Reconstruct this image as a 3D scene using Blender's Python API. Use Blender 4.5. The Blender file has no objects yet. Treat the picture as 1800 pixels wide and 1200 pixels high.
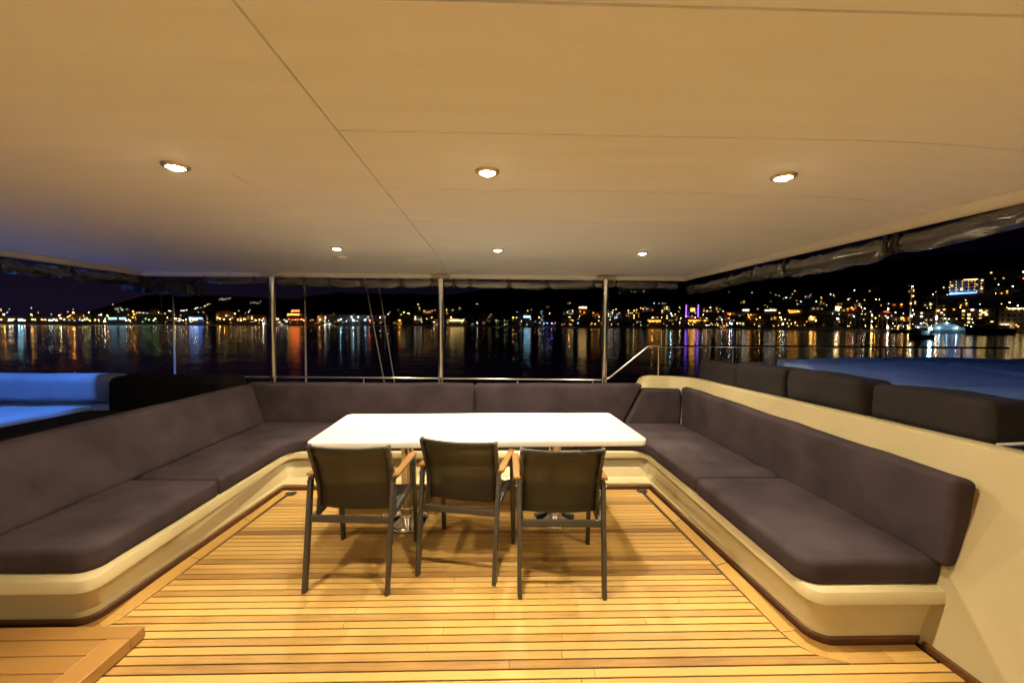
import bpy, bmesh, math, random
from mathutils import Vector, Matrix, noise, geometry
random.seed(11)
SC = bpy.context.scene
COL = SC.collection
R = math.radians

# ------------------------------------------------------------------ helpers
def link(name, me, parent=None, mats=()):
    o = bpy.data.objects.new(name, me)
    COL.objects.link(o)
    if parent is not None:
        o.parent = parent
    for m in mats:
        me.materials.append(m)
    return o

def tag(o, label=None, cat=None, group=None, kind=None):
    if label: o['label'] = label
    if cat: o['category'] = cat
    if group: o['group'] = group
    if kind: o['kind'] = kind
    return o

def empty(name, loc=(0, 0, 0), rz=0.0, **kw):
    o = bpy.data.objects.new(name, None)
    COL.objects.link(o)
    o.location = loc
    o.rotation_euler = (0, 0, rz)
    o.empty_display_size = .1
    return tag(o, **kw)

def copy_tree(o, parent=None):
    c = o.copy()
    COL.objects.link(c)
    c.parent = parent
    for ch in list(o.children):
        copy_tree(ch, c)
    return c

class MB:
    """collects geometry, then links it as one mesh object"""
    def __init__(self):
        self.v = []; self.f = []; self.m = []; self.s = []
    def add(self, vs, fs, mat=0, smooth=False):
        n = len(self.v)
        self.v += [tuple(p) for p in vs]
        for f in fs:
            self.f.append([i + n for i in f]); self.m.append(mat); self.s.append(smooth)
    def box(self, c, d, mat=0, rot=None, bev=0.0, seg=2):
        bm = bmesh.new()
        bmesh.ops.create_cube(bm, size=1.0)
        for v in bm.verts:
            v.co = Vector((v.co.x * d[0], v.co.y * d[1], v.co.z * d[2]))
        if bev > 0:
            bmesh.ops.bevel(bm, geom=bm.edges[:], offset=bev, segments=seg, affect='EDGES', profile=.6)
        M = Matrix.Translation(Vector(c))
        if rot is not None: M = M @ rot.to_4x4()
        bm.transform(M)
        bm.verts.index_update()
        self.add([v.co for v in bm.verts], [[v.index for v in f.verts] for f in bm.faces], mat, bev > 0 and seg > 1)
        bm.free()
    def tube(self, pts, r, n=12, mat=0, cap=True, up=None, sx=1.0, sy=1.0, jit=None):
        pts = [Vector(p) for p in pts]
        rings = []
        prev = None
        for i, p in enumerate(pts):
            t = (pts[min(i + 1, len(pts) - 1)] - pts[max(i - 1, 0)]).normalized()
            if prev is None:
                a = Vector(up) if up else (Vector((0, 0, 1)) if abs(t.z) < .9 else Vector((0, 1, 0)))
            else:
                a = prev
            u = (a - t * a.dot(t)).normalized()
            prev = u
            w = t.cross(u)
            rr = r[i] if isinstance(r, (list, tuple)) else r
            ring = []
            for k in range(n):
                th = 2 * math.pi * k / n
                q = p + (u * math.cos(th) * sy + w * math.sin(th) * sx) * rr
                if jit: q = jit(q, i, k)
                ring.append(q)
            rings.append(ring)
        vs = [q for rg in rings for q in rg]
        fs = []
        for i in range(len(pts) - 1):
            for k in range(n):
                k2 = (k + 1) % n
                fs.append([i * n + k, i * n + k2, (i + 1) * n + k2, (i + 1) * n + k])
        self.add(vs, fs, mat, True)
        if cap:
            b = len(pts) - 1
            self.add(rings[0], [list(range(n))[::-1]], mat)
            self.add(rings[b], [list(range(n))], mat)
    def bar(self, p0, p1, w, h, mat=0, up=(0, 0, 1), bev=.003):
        p0 = Vector(p0); p1 = Vector(p1)
        t = (p1 - p0); L = t.length; t.normalize()
        a = Vector(up)
        if abs(a.dot(t)) > .95: a = Vector((0, 1, 0))
        u = (a - t * a.dot(t)).normalized(); s = t.cross(u)
        M = Matrix((s, t, u)).transposed()
        self.box((p0 + p1) / 2, (w, L, h), mat, M, bev)
    def lathe(self, prof, c=(0, 0, 0), n=32, mat=0, smooth=True):
        vs = []; fs = []
        for (rr, z) in prof:
            for k in range(n):
                th = 2 * math.pi * k / n
                vs.append((c[0] + rr * math.cos(th), c[1] + rr * math.sin(th), c[2] + z))
        for i in range(len(prof) - 1):
            for k in range(n):
                k2 = (k + 1) % n
                fs.append([i * n + k, i * n + k2, (i + 1) * n + k2, (i + 1) * n + k])
        self.add(vs, fs, mat, smooth)
    def build(self, name, mats, parent=None, doubles=True, autosm=True):
        me = bpy.data.meshes.new(name)
        me.from_pydata(self.v, [], self.f)
        if not isinstance(mats, (list, tuple)): mats = [mats]
        for m in mats: me.materials.append(m)
        me.polygons.foreach_set('material_index', self.m)
        me.polygons.foreach_set('use_smooth', self.s)
        bm = bmesh.new(); bm.from_mesh(me)
        if doubles: bmesh.ops.remove_doubles(bm, verts=bm.verts, dist=1e-5)
        bmesh.ops.recalc_face_normals(bm, faces=bm.faces)
        if autosm:
            for e in bm.edges:
                if len(e.link_faces) == 2 and e.calc_face_angle(0) > R(38): e.smooth = False
        bm.to_mesh(me); bm.free()
        return link(name, me, parent)

def fbm(p, s):
    return noise.noise(Vector(p) * s)

# ------------------------------------------------------------------ materials
def newmat(name):
    m = bpy.data.materials.new(name); m.use_nodes = True
    return m, m.node_tree.nodes, m.node_tree.links, m.node_tree.nodes['Principled BSDF']

def pm(name, col, rough=.5, metal=0.0, var=.12, scale=6.0, bump=0.0, bscale=60.0, spec=.5, coat=0.0, sheen=0.0, stretch=None):
    m, N, L, P = newmat(name)
    tc = N.new('ShaderNodeTexCoord')
    mp = N.new('ShaderNodeMapping')
    if stretch: mp.inputs['Scale'].default_value = stretch
    L.new(tc.outputs['Object'], mp.inputs['Vector'])
    nz = N.new('ShaderNodeTexNoise'); nz.inputs['Scale'].default_value = scale; nz.inputs['Detail'].default_value = 5
    L.new(mp.outputs[0], nz.inputs['Vector'])
    cr = N.new('ShaderNodeValToRGB')
    a = [max(0, c * (1 - var)) for c in col]; b = [min(1, c * (1 + var)) for c in col]
    cr.color_ramp.elements[0].position = .3; cr.color_ramp.elements[1].position = .7
    cr.color_ramp.elements[0].color = (*a, 1); cr.color_ramp.elements[1].color = (*b, 1)
    L.new(nz.outputs['Fac'], cr.inputs['Fac'])
    L.new(cr.outputs['Color'], P.inputs['Base Color'])
    P.inputs['Roughness'].default_value = rough
    P.inputs['Metallic'].default_value = metal
    P.inputs['Specular IOR Level'].default_value = spec
    P.inputs['Coat Weight'].default_value = coat
    P.inputs['Sheen Weight'].default_value = sheen
    if bump:
        n2 = N.new('ShaderNodeTexNoise'); n2.inputs['Scale'].default_value = bscale; n2.inputs['Detail'].default_value = 4
        L.new(mp.outputs[0], n2.inputs['Vector'])
        bp = N.new('ShaderNodeBump'); bp.inputs['Strength'].default_value = bump; bp.inputs['Distance'].default_value = .004
        L.new(n2.outputs['Fac'], bp.inputs['Height']); L.new(bp.outputs[0], P.inputs['Normal'])
    return m

def emit(name, col, s):
    m, N, L, P = newmat(name)
    N.remove(P)
    e = N.new('ShaderNodeEmission'); e.inputs['Color'].default_value = (*col, 1); e.inputs['Strength'].default_value = s
    L.new(e.outputs[0], N['Material Output'].inputs['Surface'])
    return m

def teak(name, along, base=(.445, .268, .07), dark=(.20, .095, .021), gloss=.56):
    """oiled teak, grain running along the given axis, one tone per board from the mesh's tone attribute"""
    m, N, L, P = newmat(name)
    tc = N.new('ShaderNodeTexCoord'); mp = N.new('ShaderNodeMapping')
    mp.inputs['Scale'].default_value = (1.2, 26, 26) if along == 'x' else (26, 1.2, 26)
    L.new(tc.outputs['Object'], mp.inputs['Vector'])
    at = N.new('ShaderNodeAttribute'); at.attribute_name = 'tone'
    nz = N.new('ShaderNodeTexNoise'); nz.inputs['Scale'].default_value = 3.2; nz.inputs['Detail'].default_value = 7; nz.inputs['Roughness'].default_value = .62; nz.inputs['Distortion'].default_value = .5
    L.new(mp.outputs[0], nz.inputs['Vector'])
    n3 = N.new('ShaderNodeTexNoise'); n3.inputs['Scale'].default_value = 3.0; n3.inputs['Detail'].default_value = 3
    L.new(tc.outputs['Object'], n3.inputs['Vector'])
    ma = N.new('ShaderNodeMath'); ma.operation = 'MULTIPLY_ADD'; ma.inputs[1].default_value = .5
    L.new(nz.outputs['Fac'], ma.inputs[0]); L.new(at.outputs['Fac'], ma.inputs[2])
    mb = N.new('ShaderNodeMath'); mb.operation = 'MULTIPLY_ADD'; mb.inputs[1].default_value = .35
    L.new(n3.outputs['Fac'], mb.inputs[0]); L.new(ma.outputs[0], mb.inputs[2])
    cr = N.new('ShaderNodeValToRGB')
    e = cr.color_ramp.elements
    e[0].position = .3; e[0].color = (*dark, 1); e[1].position = 1.1; e[1].color = (base[0] * 1.18, base[1] * 1.2, base[2] * 1.25, 1)
    k = cr.color_ramp.elements.new(.68); k.color = (*base, 1)
    L.new(mb.outputs[0], cr.inputs['Fac']); L.new(cr.outputs[0], P.inputs['Base Color'])
    P.inputs['Roughness'].default_value = gloss
    rr = N.new('ShaderNodeMapRange'); rr.inputs['To Min'].default_value = gloss - .1; rr.inputs['To Max'].default_value = gloss + .16
    L.new(n3.outputs['Fac'], rr.inputs['Value']); L.new(rr.outputs[0], P.inputs['Roughness'])
    bp = N.new('ShaderNodeBump'); bp.inputs['Strength'].default_value = .25; bp.inputs['Distance'].default_value = .002
    L.new(nz.outputs['Fac'], bp.inputs['Height']); L.new(bp.outputs[0], P.inputs['Normal'])
    return m

GEL = pm('cream_gelcoat', (.44, .365, .20), .46, var=.05, scale=2.5, coat=.06)
GELW = pm('white_gelcoat', (.80, .78, .72), .3, var=.03, scale=2)
CEIL = pm('headliner_fabric', (.90, .925, .94), .75, var=.025, scale=1.6, bump=.12, bscale=260, stretch=(1, 6, 1))
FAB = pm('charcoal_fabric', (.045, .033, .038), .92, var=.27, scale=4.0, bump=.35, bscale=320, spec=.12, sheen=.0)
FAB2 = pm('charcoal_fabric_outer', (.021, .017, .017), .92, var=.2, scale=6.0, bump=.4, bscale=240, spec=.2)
PADB = pm('blue_sunpad_fabric', (.125, .17, .27), .85, var=.12, scale=3.0, bump=.3, bscale=200, spec=.25)
TKX = teak('teak_boards_across', 'x')
TKY = teak('teak_boards_along', 'y', base=(.41, .238, .058), gloss=.5)
TKS = teak('varnished_teak_step', 'x', base=(.27, .14, .036), dark=(.16, .072, .018), gloss=.36)
TKSY = teak('varnished_teak_edge', 'y', base=(.30, .155, .04), dark=(.19, .085, .022), gloss=.36)
TRIM = pm('mahogany_trim', (.10, .038, .014), .4, var=.25, scale=20, stretch=(.3, .3, 4))
CAULK = pm('black_caulking', (.012, .008, .005), .7, var=.2, scale=30)
CHROME = pm('polished_steel', (.72, .71, .68), .12, metal=1.0, var=.05, scale=8)
STEEL = pm('stainless_tube', (.66, .64, .60), .2, metal=1.0, var=.06, scale=20)
RIMM = pm('brushed_lamp_rim', (.72, .66, .55), .45, metal=1.0, var=.08, scale=30)
ALU = pm('grey_painted_aluminium', (.038, .034, .028), .45, var=.12, scale=14, coat=.15)
ALUD = pm('dark_and_shade_aluminium', (.03, .028, .025), .45, var=.12, scale=14)  # poles, housings, grilles; on the chair front legs it paints their shade
TABLE = pm('white_table_laminate', (.86, .84, .78), .3, var=.02, scale=3, coat=.2)
BLACK = pm('black_plastic', (.012, .012, .012), .4, var=.2, scale=10)
ARM = teak('teak_armrest', 'y', base=(.27, .125, .02), dark=(.17, .07, .012), gloss=.6)
ROPE = pm('white_rope', (.5, .48, .45), .8, var=.2, scale=90)
MASTW = pm('white_painted_mast', (.55, .53, .52), .4, var=.05, scale=5)

def sling_mat():
    m, N, L, P = newmat('olive_mesh_sling')
    P.inputs['Base Color'].default_value = (.036, .030, .022, 1); P.inputs['Roughness'].default_value = .55
    tc = N.new('ShaderNodeTexCoord')
    w = N.new('ShaderNodeTexWave'); w.inputs['Scale'].default_value = 120; w.bands_direction = 'X'
    w2 = N.new('ShaderNodeTexWave'); w2.inputs['Scale'].default_value = 120; w2.bands_direction = 'Z'
    L.new(tc.outputs['Object'], w.inputs['Vector']); L.new(tc.outputs['Object'], w2.inputs['Vector'])
    mx = N.new('ShaderNodeMath'); mx.operation = 'MULTIPLY'
    L.new(w.outputs['Fac'], mx.inputs[0]); L.new(w2.outputs['Fac'], mx.inputs[1])
    bp = N.new('ShaderNodeBump'); bp.inputs['Strength'].default_value = .3; bp.inputs['Distance'].default_value = .001
    L.new(mx.outputs[0], bp.inputs['Height']); L.new(bp.outputs[0], P.inputs['Normal'])
    t = N.new('ShaderNodeBsdfTransparent'); t.inputs['Color'].default_value = (.9, .85, .7, 1)
    mix = N.new('ShaderNodeMixShader'); mix.inputs[0].default_value = .86
    L.new(t.outputs[0], mix.inputs[1]); L.new(P.outputs[0], mix.inputs[2])
    L.new(mix.outputs[0], N['Material Output'].inputs['Surface'])
    return m
SLING = sling_mat()

def vinyl_mat(sc):
    m, N, L, P = newmat('rolled_clear_vinyl')
    tc = N.new('ShaderNodeTexCoord')
    nz = N.new('ShaderNodeTexNoise'); nz.inputs['Scale'].default_value = 4; nz.inputs['Detail'].default_value = 4; nz.inputs['Distortion'].default_value = .7
    mp = N.new('ShaderNodeMapping'); mp.inputs['Scale'].default_value = sc
    L.new(tc.outputs['Object'], mp.inputs['Vector']); L.new(mp.outputs[0], nz.inputs['Vector'])
    cr = N.new('ShaderNodeValToRGB')
    cr.color_ramp.elements[0].color = (.012, .012, .012, 1); cr.color_ramp.elements[1].color = (.12, .115, .105, 1)
    L.new(nz.outputs['Fac'], cr.inputs['Fac']); L.new(cr.outputs[0], P.inputs['Base Color'])
    P.inputs['Roughness'].default_value = .14; P.inputs['Specular IOR Level'].default_value = .9; P.inputs['Coat Weight'].default_value = 1.0; P.inputs['Coat Roughness'].default_value = .06
    bp = N.new('ShaderNodeBump'); bp.inputs['Strength'].default_value = .75; bp.inputs['Distance'].default_value = .02
    L.new(nz.outputs['Fac'], bp.inputs['Height']); L.new(bp.outputs[0], P.inputs['Normal'])
    return m
VINYL = vinyl_mat((.7, 5, 5)); VINYLY = vinyl_mat((5, .7, 5))

# ------------------------------------------------------------------ camera
yaw, pit, rol = R(1.5), math.atan(29 / 700.), .0066
Fv = Vector((math.sin(yaw) * math.cos(pit), math.cos(yaw) * math.cos(pit), -math.sin(pit)))
R0 = Vector((math.cos(yaw), -math.sin(yaw), 0)); U0 = R0.cross(Fv)
Rv = R0 * math.cos(rol) + U0 * math.sin(rol); Uv = U0 * math.cos(rol) - R0 * math.sin(rol)
cam = bpy.data.objects.new('camera', bpy.data.cameras.new('camera'))
COL.objects.link(cam)
M = Matrix((Rv, Uv, -Fv)).transposed().to_4x4(); M.translation = Vector((0, 0, 1.62))
cam.matrix_world = M
cam.data.sensor_width = 36; cam.data.lens = 14.0
cam.data.shift_x = 15.5 / 1800.
cam.data.clip_start = .02; cam.data.clip_end = 12000
SC.camera = cam

# ------------------------------------------------------------------ world and render
wd = bpy.data.worlds.new('World'); SC.world = wd; wd.use_nodes = True
N = wd.node_tree.nodes; L = wd.node_tree.links
bg = N['Background']
tc = N.new('ShaderNodeTexCoord'); sp = N.new('ShaderNodeSeparateXYZ'); L.new(tc.outputs['Generated'], sp.inputs[0])
rz_ = N.new('ShaderNodeValToRGB'); L.new(sp.outputs['Z'], rz_.inputs['Fac'])
e = rz_.color_ramp.elements
e[0].position = 0; e[0].color = (.0040, .0026, .0072, 1); e[1].position = .35; e[1].color = (.0016, .0010, .0034, 1)
k_ = e.new(.12); k_.color = (.0036, .0019, .0060, 1)
rx_ = N.new('ShaderNodeMapRange'); rx_.inputs['From Min'].default_value = -.8; rx_.inputs['From Max'].default_value = .6
rx_.inputs['To Min'].default_value = 1.25; rx_.inputs['To Max'].default_value = .2
L.new(sp.outputs['X'], rx_.inputs['Value'])
L.new(rz_.outputs['Color'], bg.inputs['Color']); L.new(rx_.outputs[0], bg.inputs['Strength'])
SC.view_settings.view_transform = 'Standard'; SC.view_settings.look = 'None'
SC.view_settings.exposure = .56; SC.view_settings.gamma = 1
SC.cycles.use_denoising = True
SC.cycles.max_bounces = 12; SC.cycles.diffuse_bounces = 6; SC.cycles.glossy_bounces = 4; SC.cycles.transparent_max_bounces = 8
SC.cycles.sample_clamp_indirect = 6.0
SC.cycles.caustics_reflective = True; SC.cycles.caustics_refractive = False

# ------------------------------------------------------------------ plan curves
def mkpath(x0, yn, LN, LF, RF, RN, x1, rn=.09, rf=.03, na=7):
    """path round the U of seating: left near end, left corner, far corners, right near corner, right near end"""
    P = [Vector((x0, yn[0]))]
    pts = [P[0], Vector(LN), Vector(LF), Vector(RF), Vector(RN), Vector((x1, yn[1]))]
    rad = [0, rn, rf, rf, rn, 0]
    for i in (1, 2, 3, 4):
        c = pts[i]; a = (pts[i - 1] - c).normalized(); b = (pts[i + 1] - c).normalized(); r_ = rad[i]
        half = a.angle(b) / 2
        t = r_ / math.tan(half)
        ctr = c + (a + b).normalized() * (r_ / math.sin(half))
        s = c + a * t - ctr; en = c + b * t - ctr
        a0 = math.atan2(s.y, s.x); a1 = math.atan2(en.y, en.x)
        d = (a1 - a0 + math.pi) % (2 * math.pi) - math.pi
        for k in range(na):
            th = a0 + d * k / (na - 1)
            P.append(ctr + Vector((math.cos(th), math.sin(th))) * r_)
    P.append(pts[5])
    return P

def offs(P, d):
    out = []
    for i, p in enumerate(P):
        t1 = (p - P[max(i - 1, 0)]); t2 = (P[min(i + 1, len(P) - 1)] - p)
        if t1.length < 1e-6: t1 = t2
        if t2.length < 1e-6: t2 = t1
        t1 = t1.normalized(); t2 = t2.normalized()
        n1 = Vector((t1.y, -t1.x)); n2 = Vector((t2.y, -t2.x))
        n = (n1 + n2)
        n.normalize()
        out.append(p + n * (d / max(.4, n.dot(n1))))
    return out

def loft(mb, rings, mat=0, smooth=True):
    n = len(rings[0][0])
    vs = [(p.x, p.y, z) for (P, z) in rings for p in P]
    fs = []
    for i in range(len(rings) - 1):
        for k in range(n - 1):
            fs.append([i * n + k, i * n + k + 1, (i + 1) * n + k + 1, (i + 1) * n + k])
    mb.add(vs, fs, mat, smooth)

FP = mkpath(-3.0, (2.13, 1.94), (-2.16, 2.13), (-2.05, 3.885), (1.583, 3.875), (1.672, 1.94), 2.36)
FP2 = mkpath(-3.0, (2.13, 1.94), (-2.16, 2.13), (-2.06, 4.045), (1.592, 4.045), (1.672, 1.94), 2.36)
LP = mkpath(-3.0, (2.03, 1.885), (-2.045, 2.03), (-2.085, 4.10), (1.615, 4.10), (1.60, 1.885), 2.36, rn=.085, rf=.07)
OP = mkpath(-3.0, (2.10, 1.95), (-2.8, 2.10), (-2.8, 4.93), (2.40, 4.93), (2.40, 1.95), 2.42, rn=.02, rf=.02)

# ------------------------------------------------------------------ deck
def lerp_edge(a, b, y):
    return a[0] + (b[0] - a[0]) * (y - a[1]) / (b[1] - a[1])
BW = .1055   # margin board width
GAP = .0085
def left_x(y):
    if y < B[1].y: return -3.2
    for i in range(1, 7):
        if B[i].y <= y <= B[i + 1].y: return B[i].x + (B[i + 1].x - B[i].x) * (y - B[i].y) / max(1e-6, B[i + 1].y - B[i].y) + GAP
    return lerp_edge((-2.16, 2.13), (-2.05, 3.885), y) + BW + .028
def right_x(y):
    if y < B[28].y: return 2.26
    for i in range(22, 28):
        if B[i + 1].y <= y <= B[i].y: return B[i].x + (B[i + 1].x - B[i].x) * (B[i].y - y) / max(1e-6, B[i].y - B[i + 1].y) - GAP
    return lerp_edge((1.672, 1.94), (1.583, 3.875), y) - BW - .028
A = offs(FP, .02); B = offs(FP, .02 + BW)
dk = MB(); tones = []
def board(poly, tone, mat):
    """poly: plan outline of a board; slightly eased top edges, 6 mm gap to the next"""
    n = len(poly); e_ = .0012
    c = Vector((sum(p[0] for p in poly) / n, sum(p[1] for p in poly) / n))
    vs = [(p[0], p[1], -.012) for p in poly] + [(p[0], p[1], -e_) for p in poly]
    ins = []
    for p in poly:
        q = Vector(p); d = (c - q)
        ins.append((p[0] + (e_ if d.x > 0 else -e_), p[1] + (e_ if d.y > 0 else -e_), 0.0))
    vs += ins
    fs = []
    for l in (0, 1):
        for k in range(n):
            k2 = (k + 1) % n
            fs.append([l * n + k, l * n + k2, (l + 1) * n + k2, (l + 1) * n + k])
    fs.append([2 * n + k for k in range(n)])
    dk.add(vs, fs, mat, False)
    tones.extend([tone] * len(vs))
y = 1.9715 - 78 * .0535
row = 0
while y < 3.74:
    y0, y1 = y + GAP / 2, y + .0535 - GAP / 2
    ym = (y0 + y1) / 2
    xl, xr = left_x(ym), right_x(ym)
    base_tone = random.gauss(.30, .18)
    if random.random() < .14: base_tone -= .25
    cuts = [xl]
    x = xl + random.uniform(.6, 2.4)
    while x < xr - .4:
        cuts.append(x); x += random.uniform(1.5, 2.7)
    cuts.append(xr)
    for a, b in zip(cuts, cuts[1:]):
        tn = base_tone + random.gauss(0, .055)
        a2 = a + (.001 if a > xl else 0); b2 = b - (.001 if b < xr else 0)
        if a == xl and ym > B[1].y: pa0, pa1 = left_x(y0), left_x(y1)
        else: pa0 = pa1 = a2
        if b == xr and ym > B[28].y: pb0, pb1 = right_x(y0), right_x(y1)
        else: pb0 = pb1 = b2
        board([(pa0, y0), (pb0, y0), (pb1, y1), (pa1, y1)], tn, 0)
    y += .0535; row += 1
# margin boards along the seating
n0 = 1
segs = []
idx_ln = range(1, 8); idx_lf = range(8, 15); idx_rf = range(15, 22); idx_rn = range(22, 29)
def strip(ids, tone, mat, a_=A, b_=B):
    poly = [tuple(b_[i]) for i in ids] + [tuple(a_[i]) for i in reversed(ids)]
    board(poly, tone, mat)
def sub(p, q, t0, t1):
    return (p + (q - p) * t0, p + (q - p) * t1)
def straight(i, j, n, mat):
    for k in range(n):
        t0, t1 = k / n + (.0015 if k else 0), (k + 1) / n - .0015
        a0, a1 = sub(A[i], A[j], t0, t1); b0, b1 = sub(B[i], B[j], t0, t1)
        board([tuple(b0), tuple(b1), tuple(a1), tuple(a0)], random.gauss(.30, .05), mat)
straight(7, 11, 3, 1); straight(11, 18, 3, 0); straight(18, 22, 3, 1)
for (a, b) in ((1, 3), (3, 5), (5, 7), (22, 24), (24, 26), (26, 28)):
    ids = list(range(a, b + 1))
    strip(ids, random.gauss(.3, .04), 1)
E_ = Vector((2.17, 1.94))
for k in range(2):
    t0, t1 = k / 2 + .002, (k + 1) / 2 - .002
    a0, a1 = sub(A[28], E_ + Vector((0, -.02)), t0, t1); b0, b1 = sub(B[28], E_ + Vector((0, -.02 - BW)), t0, t1)
    board([tuple(b0), tuple(b1), tuple(a1), tuple(a0)], .14 if k == 0 else .26, 0)
deck = dk.build('teak_deck_floor', [TKX, TKY], doubles=False)
at = deck.data.attributes.new('tone', 'FLOAT', 'POINT')
at.data.foreach_set('value', tones)
tag(deck, 'golden teak planked deck with dark caulked seams', 'deck', kind='structure')
mb = MB(); mb.box((-.2, 1.2, -.055), (6.6, 7.9, .09)); o = mb.build('deck_caulking_floor', CAULK)
tag(o, 'dark caulking bed under the teak planks', 'deck', kind='structure')

def add_tone(o, f):
    at = o.data.attributes.new('tone', 'FLOAT', 'POINT')
    at.data.foreach_set('value', [f(v.co) for v in o.data.vertices])

# floor drains
for i, (x, y) in enumerate(((-1.915, 3.78), (1.47, 3.80))):
    t = empty('floor_drain', (x, y, .0005), label=('round steel floor drain in the deck corner on the teak step side' if i == 0 else 'round steel floor drain in the deck corner on the bolster side'), cat='drain', group='deck drains')
    m = MB(); m.lathe([(.052, -.004), (.052, .004), (.046, .006), (.038, .006), (.036, .002), (.0001, .002)], n=28)
    m.build('rim', STEEL, t)
    m = MB()
    for k in range(-2, 3):
        m.box((k * .013, 0, .0045), (.005, .06 - abs(k) * .008, .003))
    m.build('grille', ALUD, t)

# ------------------------------------------------------------------ seating base
sb = MB()
loft(sb, [(offs(FP, -.012), -.02), (offs(FP, -.012), .030), (FP, .033), (FP, .050), (offs(FP2, -.002), .058), (offs(FP2, -.004), .064), (offs(LP, -.055), .205), (offs(LP, -.04), .224), (offs(LP, -.006), .229), (LP, .235), (LP, .240), (offs(LP, -.012), .280), (offs(LP, -.017), .289), (offs(LP, -.030), .2945), (OP, .296)], 0, True)
base = empty('seating_base', (0, 0, 0), label='cream moulded U shaped seat base with a lipped edge under the dark cushions', cat='seat base')
o = sb.build('moulded_shell', GEL, base, doubles=False)
tm = MB()
T1 = offs(FP, -.004); T2 = offs(FP, .008)
loft(tm, [(T2, -.01), (T2, .026), (offs(FP, .004), .031), (T1, .031)], 0, True)
tm.build('skirting_trim', TRIM, base, doubles=False)
kn = MB(); kn.tube([(-1.70, 3.985, .145), (-1.70, 3.955, .145)], [.008, .008]); kn.tube([(-1.70, 3.955, .145), (-1.70, 3.935, .145)], [.02, .02])
kn.build('locker_knob', RIMM, base)

# ------------------------------------------------------------------ cushions
def inset(P, d):
    n = len(P); out = []
    for i in range(n):
        a = P[i - 1]; b = P[i]; c = P[(i + 1) % n]
        t1 = (b - a).normalized(); t2 = (c - b).normalized()
        n1 = Vector((-t1.y, t1.x)); n2 = Vector((-t2.y, t2.x))
        m = (n1 + n2)
        if m.length < 1e-6: m = n1
        m.normalize()
        out.append(b + m * (d / max(.35, m.dot(n1))))
    return out
def roundpoly(pts, rads, na=6, step=.08, meta=None):
    """counter clockwise outline with rounded corners, resampled"""
    n = len(pts); P = []; PM = []
    V = [Vector(p) for p in pts]
    for i in range(n):
        c = V[i]; a = (V[i - 1] - c).normalized(); b = (V[(i + 1) % n] - c).normalized(); r_ = rads[i]
        half = a.angle(b) / 2; t = r_ / math.tan(half)
        ctr = c + (a + b).normalized() * (r_ / math.sin(half))
        s = c + a * t - ctr; en = c + b * t - ctr
        a0 = math.atan2(s.y, s.x); d = (math.atan2(en.y, en.x) - a0 + math.pi) % (2 * math.pi) - math.pi
        for k in range(na):
            th = a0 + d * k / (na - 1); P.append(ctr + Vector((math.cos(th), math.sin(th))) * r_)
            PM.append(('a', ctr, r_, (a + b).normalized(), math.sin(half), a.cross(b) < 0))
    out = []
    for i in range(len(P)):
        a = P[i]; b = P[(i + 1) % len(P)]
        m = max(1, int((b - a).length / step))
        for k in range(m):
            out.append(a + (b - a) * (k / m))
            if meta is not None:
                t_ = (b - a).normalized()
                meta.append(PM[i] if k == 0 else ('e', Vector((-t_.y, t_.x))))
    return out
def seat_cushion(name, pts, rads, z0, z1, label, r=.036, group=None, mat=None, puff=.012, **kw):
    META = []
    O = roundpoly(pts, rads, meta=META)
    def inset(P, d):
        out = []
        for p, m in zip(O, META):
            if m[0] == 'e': out.append(p + m[1] * d)
            else:
                _, ctr, rr_, bis, sh, cvx = m
                if not cvx: out.append(ctr + (p - ctr) * ((rr_ + d) / rr_))
                elif d < rr_: out.append(ctr + (p - ctr) * ((rr_ - d) / rr_))
                else: out.append(ctr + bis * ((d - rr_) / sh) + (p - ctr) * .004)
        return out
    rings = [(inset(O, .012), z0), (inset(O, .002), z0 + .012), (O, z0 + .03)]
    for k in range(0, 6):
        th = k / 5 * math.pi / 2
        rings.append((inset(O, r * (1 - math.cos(th))), z1 - r + r * math.sin(th)))
    rings.append((inset(O, r + .02), z1 + puff * .6)); rings.append((inset(O, r + .042), z1 + puff))
    n = len(O); vs = []; fs = []
    for P, z in rings:
        for p in P:
            w = noise.noise(Vector((p.x * 3.1, p.y * 3.1, z * 4 + 3))) * .007 + noise.noise(Vector((p.x * 9, p.y * 9, z * 9))) * .0025
            vs.append((p.x + w * .7, p.y + w * .7, z + (w if z > z0 + .02 else 0)))
    for i in range(len(rings) - 1):
        for k in range(n):
            k2 = (k + 1) % n
            fs.append([i * n + k, i * n + k2, (i + 1) * n + k2, (i + 1) * n + k])
    o0 = (len(rings) - 1) * n
    loop = [Vector(vs[o0 + k][:2]) for k in range(n)]
    xs_ = [p.x for p in loop]; ys_ = [p.y for p in loop]
    extra = []
    gx = min(xs_) + .06
    while gx < max(xs_):
        gy = min(ys_) + .06
        while gy < max(ys_):
            q = Vector((gx, gy))
            if min((q - p).length for p in loop) > .045: extra.append(q)
            gy += .07
        gx += .07
    V2, E2, F2, OV, OE, OF = geometry.delaunay_2d_cdt(loop + extra, [], [list(range(n))], 1, 1e-5)
    ids = []
    for q, ov in zip(V2, OV):
        k = [i for i in ov if i < n]
        if k: ids.append(o0 + k[0])
        else:
            w = noise.noise(Vector((q.x * 3.1, q.y * 3.1, (z1 + puff) * 4 + 3))) * .009 + noise.noise(Vector((q.x * 9, q.y * 9, 2))) * .003
            ids.append(len(vs)); vs.append((q.x, q.y, z1 + puff + w))
    for f in F2: fs.append([ids[i] for i in f])
    me = bpy.data.meshes.new(name); me.from_pydata(vs, [], fs)
    bm = bmesh.new(); bm.from_mesh(me)
    bmesh.ops.recalc_face_normals(bm, faces=bm.faces)
    for f in bm.faces: f.smooth = True
    bm.to_mesh(me); bm.free()
    o = link(name, me, None, [mat or FAB])
    return tag(o, label, 'cushion', group)

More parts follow.
